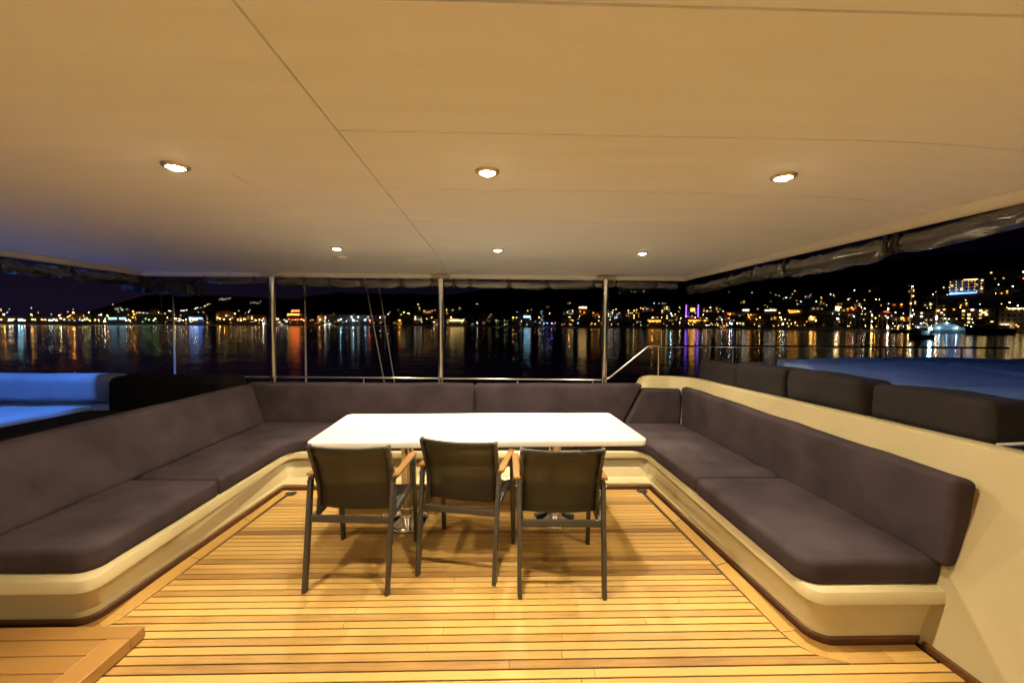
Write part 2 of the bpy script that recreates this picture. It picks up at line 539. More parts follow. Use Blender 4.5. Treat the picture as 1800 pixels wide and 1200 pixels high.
def block_cushion(name, C8, r, label, group=None, mat=None, puff=.0, wob=.006, fold=.0, nx=14, ny=4, nz=6, seed=0, cat='cushion'):
    """soft rounded block; C8 gives its eight corners: 000,100,010,110,001,101,011,111 (length, thickness, height)"""
    C8 = [Vector(c) for c in C8]
    LX = (C8[1] - C8[0]).length; LY = (C8[2] - C8[0]).length; LZ = (C8[4] - C8[0]).length
    def coords(Ln, n):
        rr = min(r, Ln * .48)
        a = [0, rr * .15, rr * .4, rr * .7, rr]
        mid = [rr + (Ln - 2 * rr) * k / n for k in range(1, n)]
        return a + mid + [Ln - q for q in reversed(a)]
    X, Y, Z = coords(LX, nx), coords(LY, ny), coords(LZ, nz)
    D = (LX, LY, LZ)
    idx = {}; vs = []; fs = []
    def tri(u, v, w):
        a = C8[0].lerp(C8[1], u); b = C8[2].lerp(C8[3], u); c = C8[4].lerp(C8[5], u); d = C8[6].lerp(C8[7], u)
        return a.lerp(b, v).lerp(c.lerp(d, v), w)
    def vid(i, j, k):
        key = (i, j, k)
        if key in idx: return idx[key]
        p = Vector((X[i], Y[j], Z[k])); q = Vector([min(max(p[t], min(r, D[t] * .48)), D[t] - min(r, D[t] * .48)) for t in range(3)])
        d = p - q
        if d.length > 1e-9:
            d2 = Vector([d[t] / min(r, D[t] * .48) for t in range(3)])
            m = max(abs(d2.x), abs(d2.y), abs(d2.z))
            d3 = d2.normalized() * m
            p = q + Vector([d3[t] * min(r, D[t] * .48) for t in range(3)])
        u, v, w = p.x / LX, p.y / LY, p.z / LZ
        if puff:
            bul = (1 - (2 * u - 1) ** 4) * (1 - (2 * w - 1) ** 2)
            v = .5 + (v - .5) * (1 + puff * bul)
            w = .5 + (w - .5) * (1 + puff * .4 * (1 - (2 * u - 1) ** 4))
        P = tri(u, v, w)
        s = noise.noise_vector(P * 3.2 + Vector((seed, 0, 0))) * wob + noise.noise_vector(P * 11 + Vector((seed, 5, 0))) * wob * .35
        if fold:
            q_ = Vector((P.x * .9 + seed, P.y * 2.3, seed * .37))
            s.z += fold * (w ** 2) * ((1 - 2.4 * abs(noise.noise(q_))) + .4 * (1 - 2.4 * abs(noise.noise(q_ * 2.3))))
        idx[key] = len(vs); vs.append(P + s)
        return idx[key]
    a, b, c = len(X) - 1, len(Y) - 1, len(Z) - 1
    for i in range(a):
        for j in range(b):
            for k in (0, c): fs.append([vid(i, j, k), vid(i + 1, j, k), vid(i + 1, j + 1, k), vid(i, j + 1, k)])
    for i in range(a):
        for k in range(c):
            for j in (0, b): fs.append([vid(i, j, k), vid(i + 1, j, k), vid(i + 1, j, k + 1), vid(i, j, k + 1)])
    for j in range(b):
        for k in range(c):
            for i in (0, a): fs.append([vid(i, j, k), vid(i, j + 1, k), vid(i, j + 1, k + 1), vid(i, j, k + 1)])
    mb = MB(); mb.add(vs, fs, 0, True)
    o = mb.build(name, mat or FAB, doubles=False, autosm=False)
    return tag(o, label, cat, group)

SG = 'charcoal seat cushions on the U shaped bench'
zb, zt = .294, .425
seat_cushion('seat_cushion', [(-2.86, 2.10), (-2.105, 2.10), (-2.10, 3.075), (-2.86, 3.075)], [.03, .10, .025, .03], zb, zt, 'charcoal seat cushion beside the teak step', group=SG)
seat_cushion('seat_cushion', [(-2.86, 3.085), (-2.10, 3.085), (-2.09, 4.14), (-1.35, 4.15), (-1.35, 4.88), (-2.86, 4.88)], [.03, .025, .16, .03, .03, .03], zb, zt, 'charcoal corner seat cushion turning the far corner on the teak step side', group=SG)
seat_cushion('seat_cushion', [(-1.343, 4.15), (.893, 4.15), (.893, 4.88), (-1.343, 4.88)], [.03] * 4, zb, zt, 'long charcoal seat cushion on the aft bench behind the table', group=SG)
seat_cushion('seat_cushion', [(.90, 4.15), (1.60, 4.14), (1.615, 3.075), (2.345, 3.075), (2.345, 4.88), (.90, 4.88)], [.03, .16, .025, .03, .03, .03], zb, zt, 'charcoal corner seat cushion turning the far corner below the bolsters', group=SG)
seat_cushion('seat_cushion', [(1.61, 3.065), (1.60, 1.95), (2.335, 1.945), (2.345, 3.065)], [.025, .10, .03, .03], zb, zt, 'charcoal seat cushion running toward the bare cream wall end', group=SG)

BG = 'charcoal backrest cushions round the bench'
# left backrest, leaning outward
block_cushion('backrest_cushion', [(-2.70, 1.5, .425), (-2.70, 4.80, .425), (-2.86, 1.5, .40), (-2.86, 4.93, .40), (-2.90, 1.5, .90), (-2.84, 4.76, .905), (-3.10, 1.5, .885), (-3.0, 4.93, .89)], .05,
              'long charcoal backrest cushion leaning along the bench on the blue sofa side', BG, nx=40, nz=9, seed=1)
block_cushion('backrest_cushion', [(-2.80, 4.80, .40), (-.222, 4.80, .40), (-2.80, 4.97, .40), (-.222, 4.97, .40), (-2.98, 4.84, .90), (-.222, 4.84, .895), (-2.98, 5.0, .90), (-.222, 5.0, .895)], .035,
              'charcoal aft backrest cushion between the sofa side corner and the middle seam', BG, nx=34, nz=8, seed=2)
block_cushion('backrest_cushion', [(-.212, 4.80, .40), (1.59, 4.80, .40), (-.212, 4.97, .40), (1.59, 4.97, .40), (-.212, 4.84, .895), (1.86, 4.82, .90), (-.212, 5.0, .895), (1.86, 4.98, .90)], .035,
              'charcoal aft backrest cushion with a slanted end beside the wedge cushion', BG, nx=28, nz=8, seed=3)
block_cushion('backrest_cushion', [(1.61, 4.76, .40), (2.30, 4.75, .40), (1.61, 4.93, .40), (2.36, 4.93, .40), (1.86, 4.78, .85), (2.30, 4.77, .84), (1.86, 4.93, .85), (2.36, 4.93, .84)], .04,
              'wedge shaped charcoal corner backrest cushion in the aft corner under the cream ledge', BG, nx=12, nz=8, seed=4)
block_cushion('backrest_cushion', [(2.275, 1.90, .405), (2.295, 4.76, .405), (2.40, 1.90, .405), (2.41, 4.86, .405), (2.30, 1.89, .865), (2.295, 4.76, .885), (2.425, 1.89, .86), (2.43, 4.86, .88)], .035,
              'long charcoal backrest cushion below the cream coaming and its bolsters', BG, nx=40, nz=8, seed=5, wob=.008)

# ------------------------------------------------------------------ coaming walls
def coaming(name, path, prof, mats, label):
    """path: (x, y, top z, inward normal); prof: (outward distance, height as share of top)"""
    mb = MB(); n = len(prof); vs = []; fs = []
    for i, (x, y_, zt_) in enumerate(path):
        t1 = Vector(path[min(i + 1, len(path) - 1)][:2]) - Vector(path[max(i - 1, 0)][:2])
        t1.normalize(); nn = Vector((t1.y, -t1.x))      # outward: right of travel
        for (d, h) in prof:
            z = zt_ + h if h > -.5 else (h + 10)
            vs.append((x + nn.x * d, y_ + nn.y * d, z))
    for i in range(len(path) - 1):
        for k in range(n - 1):
            fs.append([i * n + k, i * n + k + 1, (i + 1) * n + k + 1, (i + 1) * n + k])
    mb.add(vs, fs, 0, True)
    o = mb.build(name, mats, doubles=False)
    return tag(o, label, 'wall')
pth = [(2.47, -2.4, 1.045), (2.47, 0, 1.04), (2.47, 1.8, 1.03), (2.47, 3.2, 1.005), (2.465, 4.2, .985)]
for k in range(7):
    th = k / 6 * math.pi / 2
    pth.append((2.17 + .29 * math.cos(th), 4.68 + .29 * math.sin(th), .98))
pth += [(2.06, 4.97, .985), (1.99, 4.97, .985), (1.93, 4.97, .955), (1.84, 4.97, .80), (1.80, 4.97, .72)]
coaming('side_coaming', pth, [(-.27, -10.0), (-.25, -9.96), (-.17, -9.70), (-.04, -9.2), (0, -.035), (.004, -.014), (.018, -.003), (.035, 0), (.085, 0.002), (.10, -.008), (.105, -.02), (.21, -.022), (.22, -.09), (.24, -.45)], GEL,
        'cream moulded coaming wall rising behind the bench and carrying the bolsters')
mb = MB(); mb.box((2.192, -.2, .016), (.022, 4.2, .036), bev=.003)
mb.build('skirting_trim', TRIM, bpy.data.objects['side_coaming'])
mb = MB(); mb.box((-.45, 5.08, .42), (4.6, .14, .84), bev=.02); mb.box((-4.9, 5.12, .42), (4.0, .12, .84), bev=.02)
tag(mb.build('aft_coaming', GELW), 'low white aft coaming behind the dark backrests', 'wall')
mb = MB(); mb.box((4.85, 1.3, .50), (4.3, 7.6, .88), bev=.03)
tag(mb.build('cabin_top', GELW), 'white cabin top deck carrying the sunpad beyond the bolsters', 'deck')
mb = MB(); mb.box((-5.1, 1.9, .20), (4.2, 6.2, .40), bev=.03)
tag(mb.build('side_deck_locker', GELW), 'low white locker carrying the blue lit sofa behind the long leaning backrest', 'locker')
mb = MB(); mb.box((-3.22, 1.55, .40), (.16, 6.5, .84), bev=.03)
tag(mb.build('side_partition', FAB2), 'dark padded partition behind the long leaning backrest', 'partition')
# hull and bulkhead behind the camera
mb = MB(); hv = []; hf = []
secs = [(-9, 3.2, 4.6), (-4, 6.0, 6.6), (2, 6.9, 7.2), (5.3, 6.9, 7.1), (5.6, 6.4, 6.7)]
for (yy_, wl, wt) in secs:
    hv += [(-wl, yy_, -3.6), (-wt, yy_, -.12), (wt, yy_, -.12), (wl, yy_, -3.6)]
for i in range(len(secs) - 1):
    for k in range(3):
        hf.append([i * 4 + k, i * 4 + k + 1, i * 4 + 5 + k, i * 4 + 4 + k])
hf += [[0, 1, 2, 3], [16, 17, 18, 19]]
mb.add(hv, hf); tag(mb.build('yacht_hull', GELW), 'white motor yacht hull under the deck', 'hull')
mb = MB(); mb.box((-.9, -2.55, 1.15), (7.2, .12, 2.38), bev=.01)
tag(mb.build('wheelhouse_bulkhead', GEL), 'cream wheelhouse bulkhead behind the seating area', 'wall')

# ------------------------------------------------------------------ teak step at the left
st = empty('teak_step', (0, 0, 0), label='varnished teak step platform in front of the bench end, one step above the deck', cat='step')
mb = MB(); yb = 2.03; k = 0; tn = []
yy = 2.028
def sboard(m, x0, x1, y0, y1, z0, z1, tone, lst):
    c = len(m.v); m.box(((x0 + x1) / 2, (y0 + y1) / 2, (z0 + z1) / 2), (x1 - x0, y1 - y0, z1 - z0), bev=.0025, seg=1); lst += [tone] * (len(m.v) - c)
sboard(mb, -3.2, -1.775, 1.945, 2.028, .01, .068, .33, tn)
yy = 1.943
while yy > .2:
    sboard(mb, -3.2, -1.89, yy - .094, yy - .0015, .01, .066, random.gauss(.33, .06), tn); yy -= .0955
o = mb.build('tread_boards', TKS, st, doubles=False)
at = o.data.attributes.new('tone', 'FLOAT', 'POINT'); at.data.foreach_set('value', tn)
mb = MB(); tn = []
sboard(mb, -1.888, -1.775, .2, 1.9435, .008, .0685, .42, tn)
o = mb.build('nosing_board', TKSY, st, doubles=False)
at = o.data.attributes.new('tone', 'FLOAT', 'POINT'); at.data.foreach_set('value', tn)

# ------------------------------------------------------------------ table
TB = empty('dining_table', (-.10, 3.425, 0), R(1.55), label='long white topped dining table on two polished steel pedestals', cat='table')
hw, hd = 1.285, .475
O = roundpoly([(-hw, -hd), (hw, -hd), (hw, hd), (-hw, hd)], [.06] * 4, na=7, step=.3)
rings = [(inset(O, .012), .700), (inset(O, .003), .7035), (O, .710), (O, .741), (inset(O, .0015), .7455), (inset(O, .005), .7487), (inset(O, .011), .750)]
mb = MB(); n = len(O)
vs = [(p.x, p.y, z) for P, z in rings for p in P]; fs = []
for i in range(len(rings) - 1):
    for k in range(n): fs.append([i * n + k, i * n + (k + 1) % n, (i + 1) * n + (k + 1) % n, (i + 1) * n + k])
mb.add(vs, fs, 0, True); mb.add(vs[-n:], [list(range(n))], 0, False); mb.add(vs[:n], [list(range(n))[::-1]], 0, False)
mb.build('tabletop', TABLE, TB)
for sx in (-.60, .62):
    ped = MB(); ped.lathe([(.0001, .70), (.13, .70), (.13, .688), (.055, .67), (.048, .64), (.048, .13), (.062, .125), (.062, .055), (.09, .045), (.165, .03), (.175, .016), (.178, .0), (.0001, 0)], c=(sx, -.17, 0), n=40)
    p = ped.build('pedestal', CHROME, TB)
    lv = MB(); lv.tube([(sx - .05, -.20, .11), (sx - .12, -.26, .115), (sx - .17, -.28, .105)], [.006, .006, .009], n=8)
    lv.build('lever', STEEL, p)

# ------------------------------------------------------------------ chairs
def make_chair():
    t = empty('deck_chair', (0, 0, 0))
    hw = .252
    # legs
    for s in (-1, 1):
        m = MB(); m.bar((s * hw, 0, .0), (s * (hw + .006), .10, .655), .026, .042, up=(0, 1, 0), bev=.006)
        m.build('leg', ALU, t)
    for s in (-1, 1):
        m = MB(); m.bar((s * (hw + .025), .60, 0), (s * (hw + .02), .53, .655), .026, .042, up=(0, 1, 0), bev=.006)
        m.build('leg', ALUD, t)  # front legs take the darker copy, their shade put into the colour
    # side rail of the seat, arm bearers, cross bars
    m = MB()
    for s in (-1, 1):
        m.bar((s * (hw - .012), .085, .415), (s * (hw - .005), .56, .435), .024, .036, bev=.005)
        m.bar((s * (hw + .006), .09, .662), (s * (hw + .02), .55, .662), .028, .016, bev=.004)
    m.bar((-hw + .01, .06, .425), (hw - .01, .06, .425), .022, .042, bev=.006)
    m.bar((-hw, .555, .425), (hw, .555, .425), .022, .04, bev=.006)
    m.build('seat_frame', ALU, t)
    # back frame: two curved uprights and a bowed top rail
    prof = [(.16, .40), (.185, .50), (.175, .58), (.15, .66), (.115, .74), (.075, .82), (.05, .878)]
    m = MB()
    for s in (-1, 1):
        for (a, b) in zip(prof, prof[1:]):
            m.bar((s * (hw - .012), a[0], a[1]), (s * (hw - .006), b[0], b[1] + .004), .022, .036, up=(0, 1, 0), bev=.004)
    nb = 10
    for k in range(nb):
        u0, u1 = k / nb * 2 - 1, (k + 1) / nb * 2 - 1
        f_ = lambda u: (u * (hw - .008), .05 - .038 * (1 - u * u), .876 - .004 * (1 - u * u))
        m.bar(f_(u0), f_(u1), .024, .014, bev=.003)
    m.build('back_frame', ALU, t)
    # mesh slings
    def sling(rows, name, depth, ax):
        m = MB(); nu = 12; vs = []; fs = []
        for (y_, z_, d) in rows:
            for k in range(nu + 1):
                u = k / nu * 2 - 1
                bow = d * (1 - u * u)
                vs.append((u * (hw - .02), y_ - (bow if ax == 'y' else 0), z_ - (bow if ax == 'z' else 0)))
        nn = nu + 1
        for i in range(len(rows) - 1):
            for k in range(nu):
                fs.append([i * nn + k, i * nn + k + 1, (i + 1) * nn + k + 1, (i + 1) * nn + k])
        m.add(vs, fs, 0, True); o = m.build(name, SLING, t, doubles=False, autosm=False)
        md = o.modifiers.new('thickness', 'SOLIDIFY'); md.thickness = .0022
        return o
    sling([(a + .004, b, .028 + .012 * (b - .43) / .45) for a, b in [(.18, .445)] + prof[1:-1] + [(.052, .872)]], 'backrest_sling', 0, 'y')
    sling([(.19, .452, .012), (.26, .447, .022), (.36, .446, .026), (.46, .448, .022), (.54, .448, .01), (.565, .438, .004)], 'seat_sling', 0, 'z')
    for s in (-1, 1):
        m = MB(); m.box((s * (hw + .017), .335, .680), (.044, .46, .018), bev=.006)
        o = m.build('armrest', ARM, t); add_tone(o, lambda c: .35)
        m = MB(); m.tube([(s * (hw + .019), .092, .64), (s * (hw + .026), .092, .64)], .008, n=12)
        m.build('bolt', CHROME, o)
    return t
ch = make_chair()
CHAIRS = [(-.876, 2.359, -3.3, 'grey framed mesh deck chair turned slightly outward, at the sofa side end of the row'),
          (-.230, 2.476, -11.8, 'grey framed mesh deck chair angled in the middle of the row of three'),
          (.420, 2.293, -1.6, 'grey framed mesh deck chair pulled back furthest, at the bolster side end of the row')]
for i, (x, y_, a, lb) in enumerate(CHAIRS):
    c = ch if i == 0 else copy_tree(ch)
    c.location = (x, y_, 0); c.rotation_euler = (0, 0, R(a))
    tag(c, lb, 'chair', 'mesh deck chairs along the near side of the table')
# ------------------------------------------------------------------ hardtop
HX0, HX1, HY0, HY1 = -4.52, 2.56, -2.7, 5.27
def ceil_z(x, y_):
    def dr(d, w, h):
        return h * max(0, 1 - d / w) ** 2 if d < w else 0
    z = 2.36 - max(dr(x - HX0, 1.9, .085), dr(HX1 - x, 1.15, .08), dr(HY1 - y_, 1.25, .09))
    return z
def lines(a, b, step, extra):
    n = int((b - a) / step)
    s = [a + (b - a) * k / n for k in range(n + 1)]
    s = [q for q in s if all(abs(q - e_) > .02 for e_ in extra)]
    for e_ in extra: s += [e_ - .0045, e_ - .002, e_ + .002, e_ + .0045]
    return sorted(s)
SX = [-.60]; SY = [-.3, .945, 1.575, 2.215, 2.90]
xs = lines(HX0, HX1, .16, SX); ys = lines(HY0, HY1, .16, SY)
ht = empty('hardtop_roof', (0, 0, 0), label='cream hardtop roof with lined ceiling panels over the whole seating area', cat='roof')
mb = MB(); vs = []; fs = []
for j, yq in enumerate(ys):
    for i, xq in enumerate(xs):
        z = ceil_z(xq, yq)
        gx = abs(xq - SX[0]) < .004
        gy = any(abs(yq - e_) < .004 for e_ in SY) and xq > SX[0] - .004
        if gx or gy: z += .028
        vs.append((xq, yq, z))
nx = len(xs)
for j in range(len(ys) - 1):
    for i in range(nx - 1):
        fs.append([j * nx + i, j * nx + i + 1, (j + 1) * nx + i + 1, (j + 1) * nx + i])
mb.add(vs, fs, 0, True)
mb.build('ceiling_lining', CEIL, ht, doubles=False)
# rounded rim round the edge and the top shell
mb = MB()
def rimloop(d, dz):
    r_ = .22; P = []
    x0, x1, y0, y1 = HX0 - d, HX1 + d, HY0 - d, HY1 + d
    return [(x0, y0, 0), (x1, y0, 0), (x1, y1, 0), (x0, y1, 0)]
prof = [(-.03, .003), (-.022, -.012), (-.008, -.040), (.006, -.050), (.022, -.052), (.04, -.042), (.05, .0), (.05, .09), (.02, .125), (-.3, .16)]
vs = []; fs = []
per = []
def edge(a, b, n):
    return [(a[0] + (b[0] - a[0]) * k / n, a[1] + (b[1] - a[1]) * k / n) for k in range(n)]
per = edge((HX0, HY0), (HX1, HY0), 30) + edge((HX1, HY0), (HX1, HY1), 40) + edge((HX1, HY1), (HX0, HY1), 30) + edge((HX0, HY1), (HX0, HY0), 40)
npz = len(prof); cx, cy = (HX0 + HX1) / 2, (HY0 + HY1) / 2
for (x, y_) in per:
    for (d, dz) in prof:
        ox = d if abs(x - HX1) < 1e-6 else (-d if abs(x - HX0) < 1e-6 else 0)
        oy = d if abs(y_ - HY1) < 1e-6 else (-d if abs(y_ - HY0) < 1e-6 else 0)
        vs.append((x + ox, y_ + oy, (ceil_z(x, y_) if dz < .08 else 2.25) + dz))
m_ = len(per)
for i in range(m_):
    i2 = (i + 1) % m_
    for k in range(npz - 1):
        fs.append([i * npz + k, i2 * npz + k, i2 * npz + k + 1, i * npz + k + 1])
mb.add(vs, fs, 0, True)
mb.build('edge_moulding', GELW, ht, doubles=False)
mb = MB(); mb.box((cx, cy, 2.47), (HX1 - HX0 - .3, HY1 - HY0 - .3, .12), bev=.04)
mb.build('top_shell', GELW, ht)
# thin bead strips on the lining beside the edges
mb = MB()
pts = [(HX1 - .17, y_, ceil_z(HX1 - .17, y_) + .003) for y_ in [HY0 + .2 + k * .2 for k in range(38)]]
mb.tube(pts, .007, n=8)
pts = [(-1.30 - .05 * k / 8., 2.05 + 1.9 * k / 8., 2.359) for k in range(9)]
mb.tube(pts, .003, n=6)
mb.build('lining_bead', GELW, ht)

# ------------------------------------------------------------------ downlights
LENS = emit('downlight_lens', (1.0, .80, .50), 110)
LCOL = (1.0, .83, .575)
LP_SPOT = 134
def make_downlight():
    t = empty('ceiling_downlight', (0, 0, 0))
    m = MB(); m.lathe([(.036, -.004), (.037, -.011), (.041, -.0135), (.050, -.012), (.057, -.006), (.059, .003)], n=36)
    m.build('rim', RIMM, t)
    m = MB(); m.lathe([(.0001, -.022), (.012, -.0215), (.024, -.018), (.033, -.011), (.036, -.004)], n=24)
    m.build('lens', LENS, t)
    d = bpy.data.lights.new('bulb', 'SPOT'); d.energy = LP_SPOT; d.color = LCOL; d.spot_size = R(168); d.spot_blend = 1.0; d.shadow_soft_size = .022
    lo = bpy.data.objects.new('bulb', d); COL.objects.link(lo); lo.parent = t; lo.location = (0, 0, -.05)
    d = bpy.data.lights.new('beam', 'SPOT'); d.energy = 50; d.color = LCOL; d.spot_size = R(62); d.spot_blend = .7; d.shadow_soft_size = .03  # second spot, added to brighten the ceiling by bounce
    lo = bpy.data.objects.new('beam', d); COL.objects.link(lo); lo.parent = t; lo.location = (0, 0, -.045)
    return t
dl = make_downlight()
DL = [(-1.50, 1.95, 'large looking ceiling downlight over the sofa side bench'), (-.03, 1.955, 'large looking middle ceiling downlight above the chairs'), (1.425, 1.955, 'large looking ceiling downlight over the bolster side bench, with the strongest glow'),
      (-1.53, 3.97, 'far ceiling downlight beside the small white detector'), (.043, 3.95, 'small looking far ceiling downlight over the middle of the table'), (1.51, 4.03, 'far ceiling downlight nearest the last steel post'),
      (-1.5, -1.7, 'unseen ceiling downlight by the bulkhead, for bounce light over the step side'), (1.45, -1.7, 'unseen ceiling downlight by the bulkhead, for bounce light over the coaming side')]  # unseen rear pair, run strong for bounce onto the ceiling
for i, (x, y_, lb) in enumerate(DL):
    t = dl if i == 0 else copy_tree(dl)
    t.location = (x, y_, ceil_z(x, y_))
    tag(t, lb, 'downlight', 'recessed downlights in the ceiling')
    for b_ in [c for c in t.children if c.type == 'LIGHT']:
        k_ = (.52, .52, .52, .80, .90, .80, 1.5, 1.5, 1.5)[i] * LP_SPOT if b_.name.startswith('bulb') else (125, 170, 125, 115, 470, 115, 380, 380, 380)[i]
        b_.data = b_.data.copy(); b_.data.energy = k_
        if i < 3 and b_.name.startswith('beam'): b_.data.spot_size = R(50); b_.data.spot_blend = 1.0
# detector
t = empty('smoke_detector', (-1.66, 4.44, ceil_z(-1.66, 4.44)), label='small white dome detector on the ceiling behind a downlight', cat='detector')
m = MB(); m.lathe([(.055, .004), (.055, -.012), (.045, -.022), (.0001, -.026)], n=24); m.build('housing', GELW, t)
m = MB(); m.box((-.075, 0, -.006), (.03, .02, .014), bev=.003); m.build('bracket', RIMM, t)

# ------------------------------------------------------------------ posts and rails
for i, (x, lb) in enumerate(((-2.83, 'polished steel roof post at the dark curtain bundle end'), (-.676, 'polished steel roof post behind the middle of the aft backrests'), (1.473, 'polished steel roof post where the handrail rises'))):
    t = empty('roof_post', (x, 5.2, 0), label=lb, cat='post', group='steel roof posts along the aft edge')
    m = MB(); zt_ = ceil_z(x, 5.2) - .05; m.tube([(0, 0, .70), (0, 0, zt_)], .037, n=28)
    m.build('tube', STEEL, t)
    m = MB(); m.box((0, 0, zt_ + .008), (.24, .12, .028), bev=.008); m.build('top_flange', GEL if i else RIMM, t)
def rail(name, runs, stans, label, r=.0135, mat=STEEL):
    t = empty(name, runs[0][0], label=label, cat='handrail')
    o0 = Vector(runs[0][0])
    m = MB()
    for pts in runs: m.tube([Vector(p) - o0 for p in pts], r, n=14)
    m.build('top_tube', mat, t)
    for (x, y_, z0, z1) in stans:
        m = MB(); m.tube([Vector((x, y_, z0)) - o0, Vector((x, y_, z1)) - o0], r * .9, n=12); m.tube([Vector((x, y_, z0)) - o0, Vector((x, y_, z0 + .012)) - o0], r * 2.2, n=14)
        m.build('stanchion', mat, t)
    return t
rail('aft_handrail', [[(-4.6, 5.22, .935), (-2.0, 5.22, .925), (1.44, 5.22, .900)]], [(-3.4, 5.22, .82, .93), (-1.68, 5.22, .82, .925), (.33, 5.22, .82, .91), (1.33, 5.22, .82, .905)], 'low steel handrail running behind the aft backrests', r=.0125)
rail('raised_handrail', [[(1.50, 5.22, .905), (1.56, 5.22, .94), (2.0, 5.22, 1.30), (2.04, 5.22, 1.335), (2.10, 5.22, 1.352), (2.2, 5.22, 1.353), (4.5, 5.22, 1.356), (7.0, 5.22, 1.352)]],
     [(2.20, 5.22, .94, 1.35), (3.20, 5.22, .92, 1.35), (4.25, 5.22, .92, 1.352), (5.3, 5.22, .92, 1.352), (6.35, 5.22, .92, 1.352)], 'steel handrail that slopes up from the last post and runs level above the bolsters')

# ------------------------------------------------------------------ rolled curtains
STRAPM = pm('dark_strap', (.02, .018, .016), .7, var=.2, scale=60)
def roll(p0, p1, sag, rx, rz, straps, label, seed, lump=.3, n=None, creases=None, mat=None, cat='rolled curtain', nm='rolled_curtain', group='clear curtains rolled up under the roof edge'):
    p0 = Vector(p0); p1 = Vector(p1); Ln = (p1 - p0).length
    n = n or max(24, int(Ln / .018))
    t = empty(nm, p0, label=label, cat=cat, group=group)
    def ctr(u):
        near = min([abs(u - s) for s in straps] + [.5]) * Ln
        z = -sag * math.sin(math.pi * u)
        return p0.lerp(p1, u) + Vector((0, 0, z - .012 * min(1, near / .12)))
    pts = [ctr(k / n) - p0 for k in range(n + 1)]
    rad = []
    for k in range(n + 1):
        u = k / n
        near = min([abs(u - s) for s in straps] + [.5]) * Ln
        rad.append(1 - .35 * math.exp(-(near / .035) ** 2))
    def jit(q, i, k):
        Q = q + p0
        d = noise.noise(Vector((Q.x * 7 + seed, Q.y * 7, k * .55 + seed))) * lump + noise.noise(Vector((Q.x * 21, Q.y * 21 + seed, k * 1.3))) * lump * .3
        c = pts[i]
        return c + (q - c) * (1 + d)
    m = MB()
    nn = 16
    m.tube(pts, [q * 1.0 for q in rad], n=nn, sx=rx, sy=rz, up=(0, 0, 1), jit=jit)
    m.build('vinyl_roll', mat or (VINYLY if abs(p1.y - p0.y) > abs(p1.x - p0.x) else VINYL), t)
    for s in straps:
        m = MB(); c = ctr(s) - p0; d = (p1 - p0).normalized()
        ring = []
        q = .013
        w = d.cross(Vector((0, 0, 1))).normalized()
        ns = 14
        vs = []; fs = []
        for e_ in (-q, q):
            for k in range(ns):
                th = 2 * math.pi * k / ns
                vs.append(c + d * e_ + w * math.cos(th) * rx * .86 + Vector((0, 0, 1)) * (math.sin(th) * rz * .92 + (.035 if math.sin(th) > .6 else 0)))
        for k in range(ns): fs.append([k, (k + 1) % ns, ns + (k + 1) % ns, ns + k])
        m.add(vs, fs, 0, True); o = m.build('strap', STRAPM, t, doubles=False, autosm=False)
        md = o.modifiers.new('thickness', 'SOLIDIFY'); md.thickness = .003
    return t
yr = 5.30
roll((-3.75, yr, 2.185), (-2.92, yr, 2.185), .012, .045, .05, [.02, .78], 'short rolled clear curtain between the dark bundle and first steel post', 1, .17)
roll((-2.80, yr, 2.175), (-.72, yr, 2.17), .018, .048, .056, [.16, .32, .52, .76, .96], 'rolled clear curtain between the first and middle steel posts', 2, .17)
roll((-.64, yr, 2.17), (1.44, yr, 2.175), .016, .048, .054, [.06, .16, .41, .66, .95], 'rolled clear curtain between the middle and last steel posts', 3, .17)
roll((1.51, yr, 2.18), (2.45, yr, 2.17), .010, .045, .05, [.14, .70], 'short rolled clear curtain between the last steel post and the roof corner', 4, .17)
xr_ = 2.63
roll((xr_, 5.28, 2.115), (xr_, 3.95, 2.16), .02, .05, .062, [.1, .66], 'rolled clear curtain at the aft end of the roof edge above the bolsters', 5, .17)
roll((xr_, 3.93, 2.155), (xr_, 2.56, 2.165), .02, .048, .075, [.30, .97], 'rolled clear curtain on the roof edge above the bolsters, with one dark strap', 6, .17)
roll((xr_, 2.54, 2.165), (xr_, 1.90, 2.205), .008, .048, .066, [.015], 'rolled clear curtain on the roof edge next to the dark curtain bundle end', 7, .17)
roll((xr_, 1.88, 2.16), (xr_, 1.2, 2.19), .0, .06, .085, [], 'dark bundled curtain end hanging at the frame edge above the bolsters', 8, .3, mat=STRAPM)
roll((-4.58, 3.2, 2.16), (-4.58, 5.25, 2.17), .02, .05, .06, [.3, .62], 'rolled dark curtain along the roof edge above the blue sofa', 9, .5)
roll((-4.75, 5.30, 2.16), (-3.80, 5.32, 2.07), .03, .06, .10, [.35, .9], 'dark bundled curtain hanging at the roof corner above the blue sofa', 10, .55, mat=pm('dark_bundled_vinyl', (.022, .02, .02), .3, var=.4, scale=8, bump=.6, bscale=14))
m = MB(); m.tube([(-4.30, 5.3, 2.06), (-4.31, 5.31, 1.80), (-4.29, 5.3, 1.55)], .006, n=6)
tag(m.build('hanging_cord', BLACK), 'thin dark cord hanging from the dark curtain bundle above the blue sofa', 'cord')
m = MB(); m.tube([(2.70, 1.98, 2.17), (2.70, 1.96, 2.05), (2.72, 1.93, 1.90), (2.74, 1.90, 1.75)], .004, n=6)
tag(m.build('hanging_cord', MASTW), 'thin pale cord hanging from the roof edge above the bolsters', 'cord')

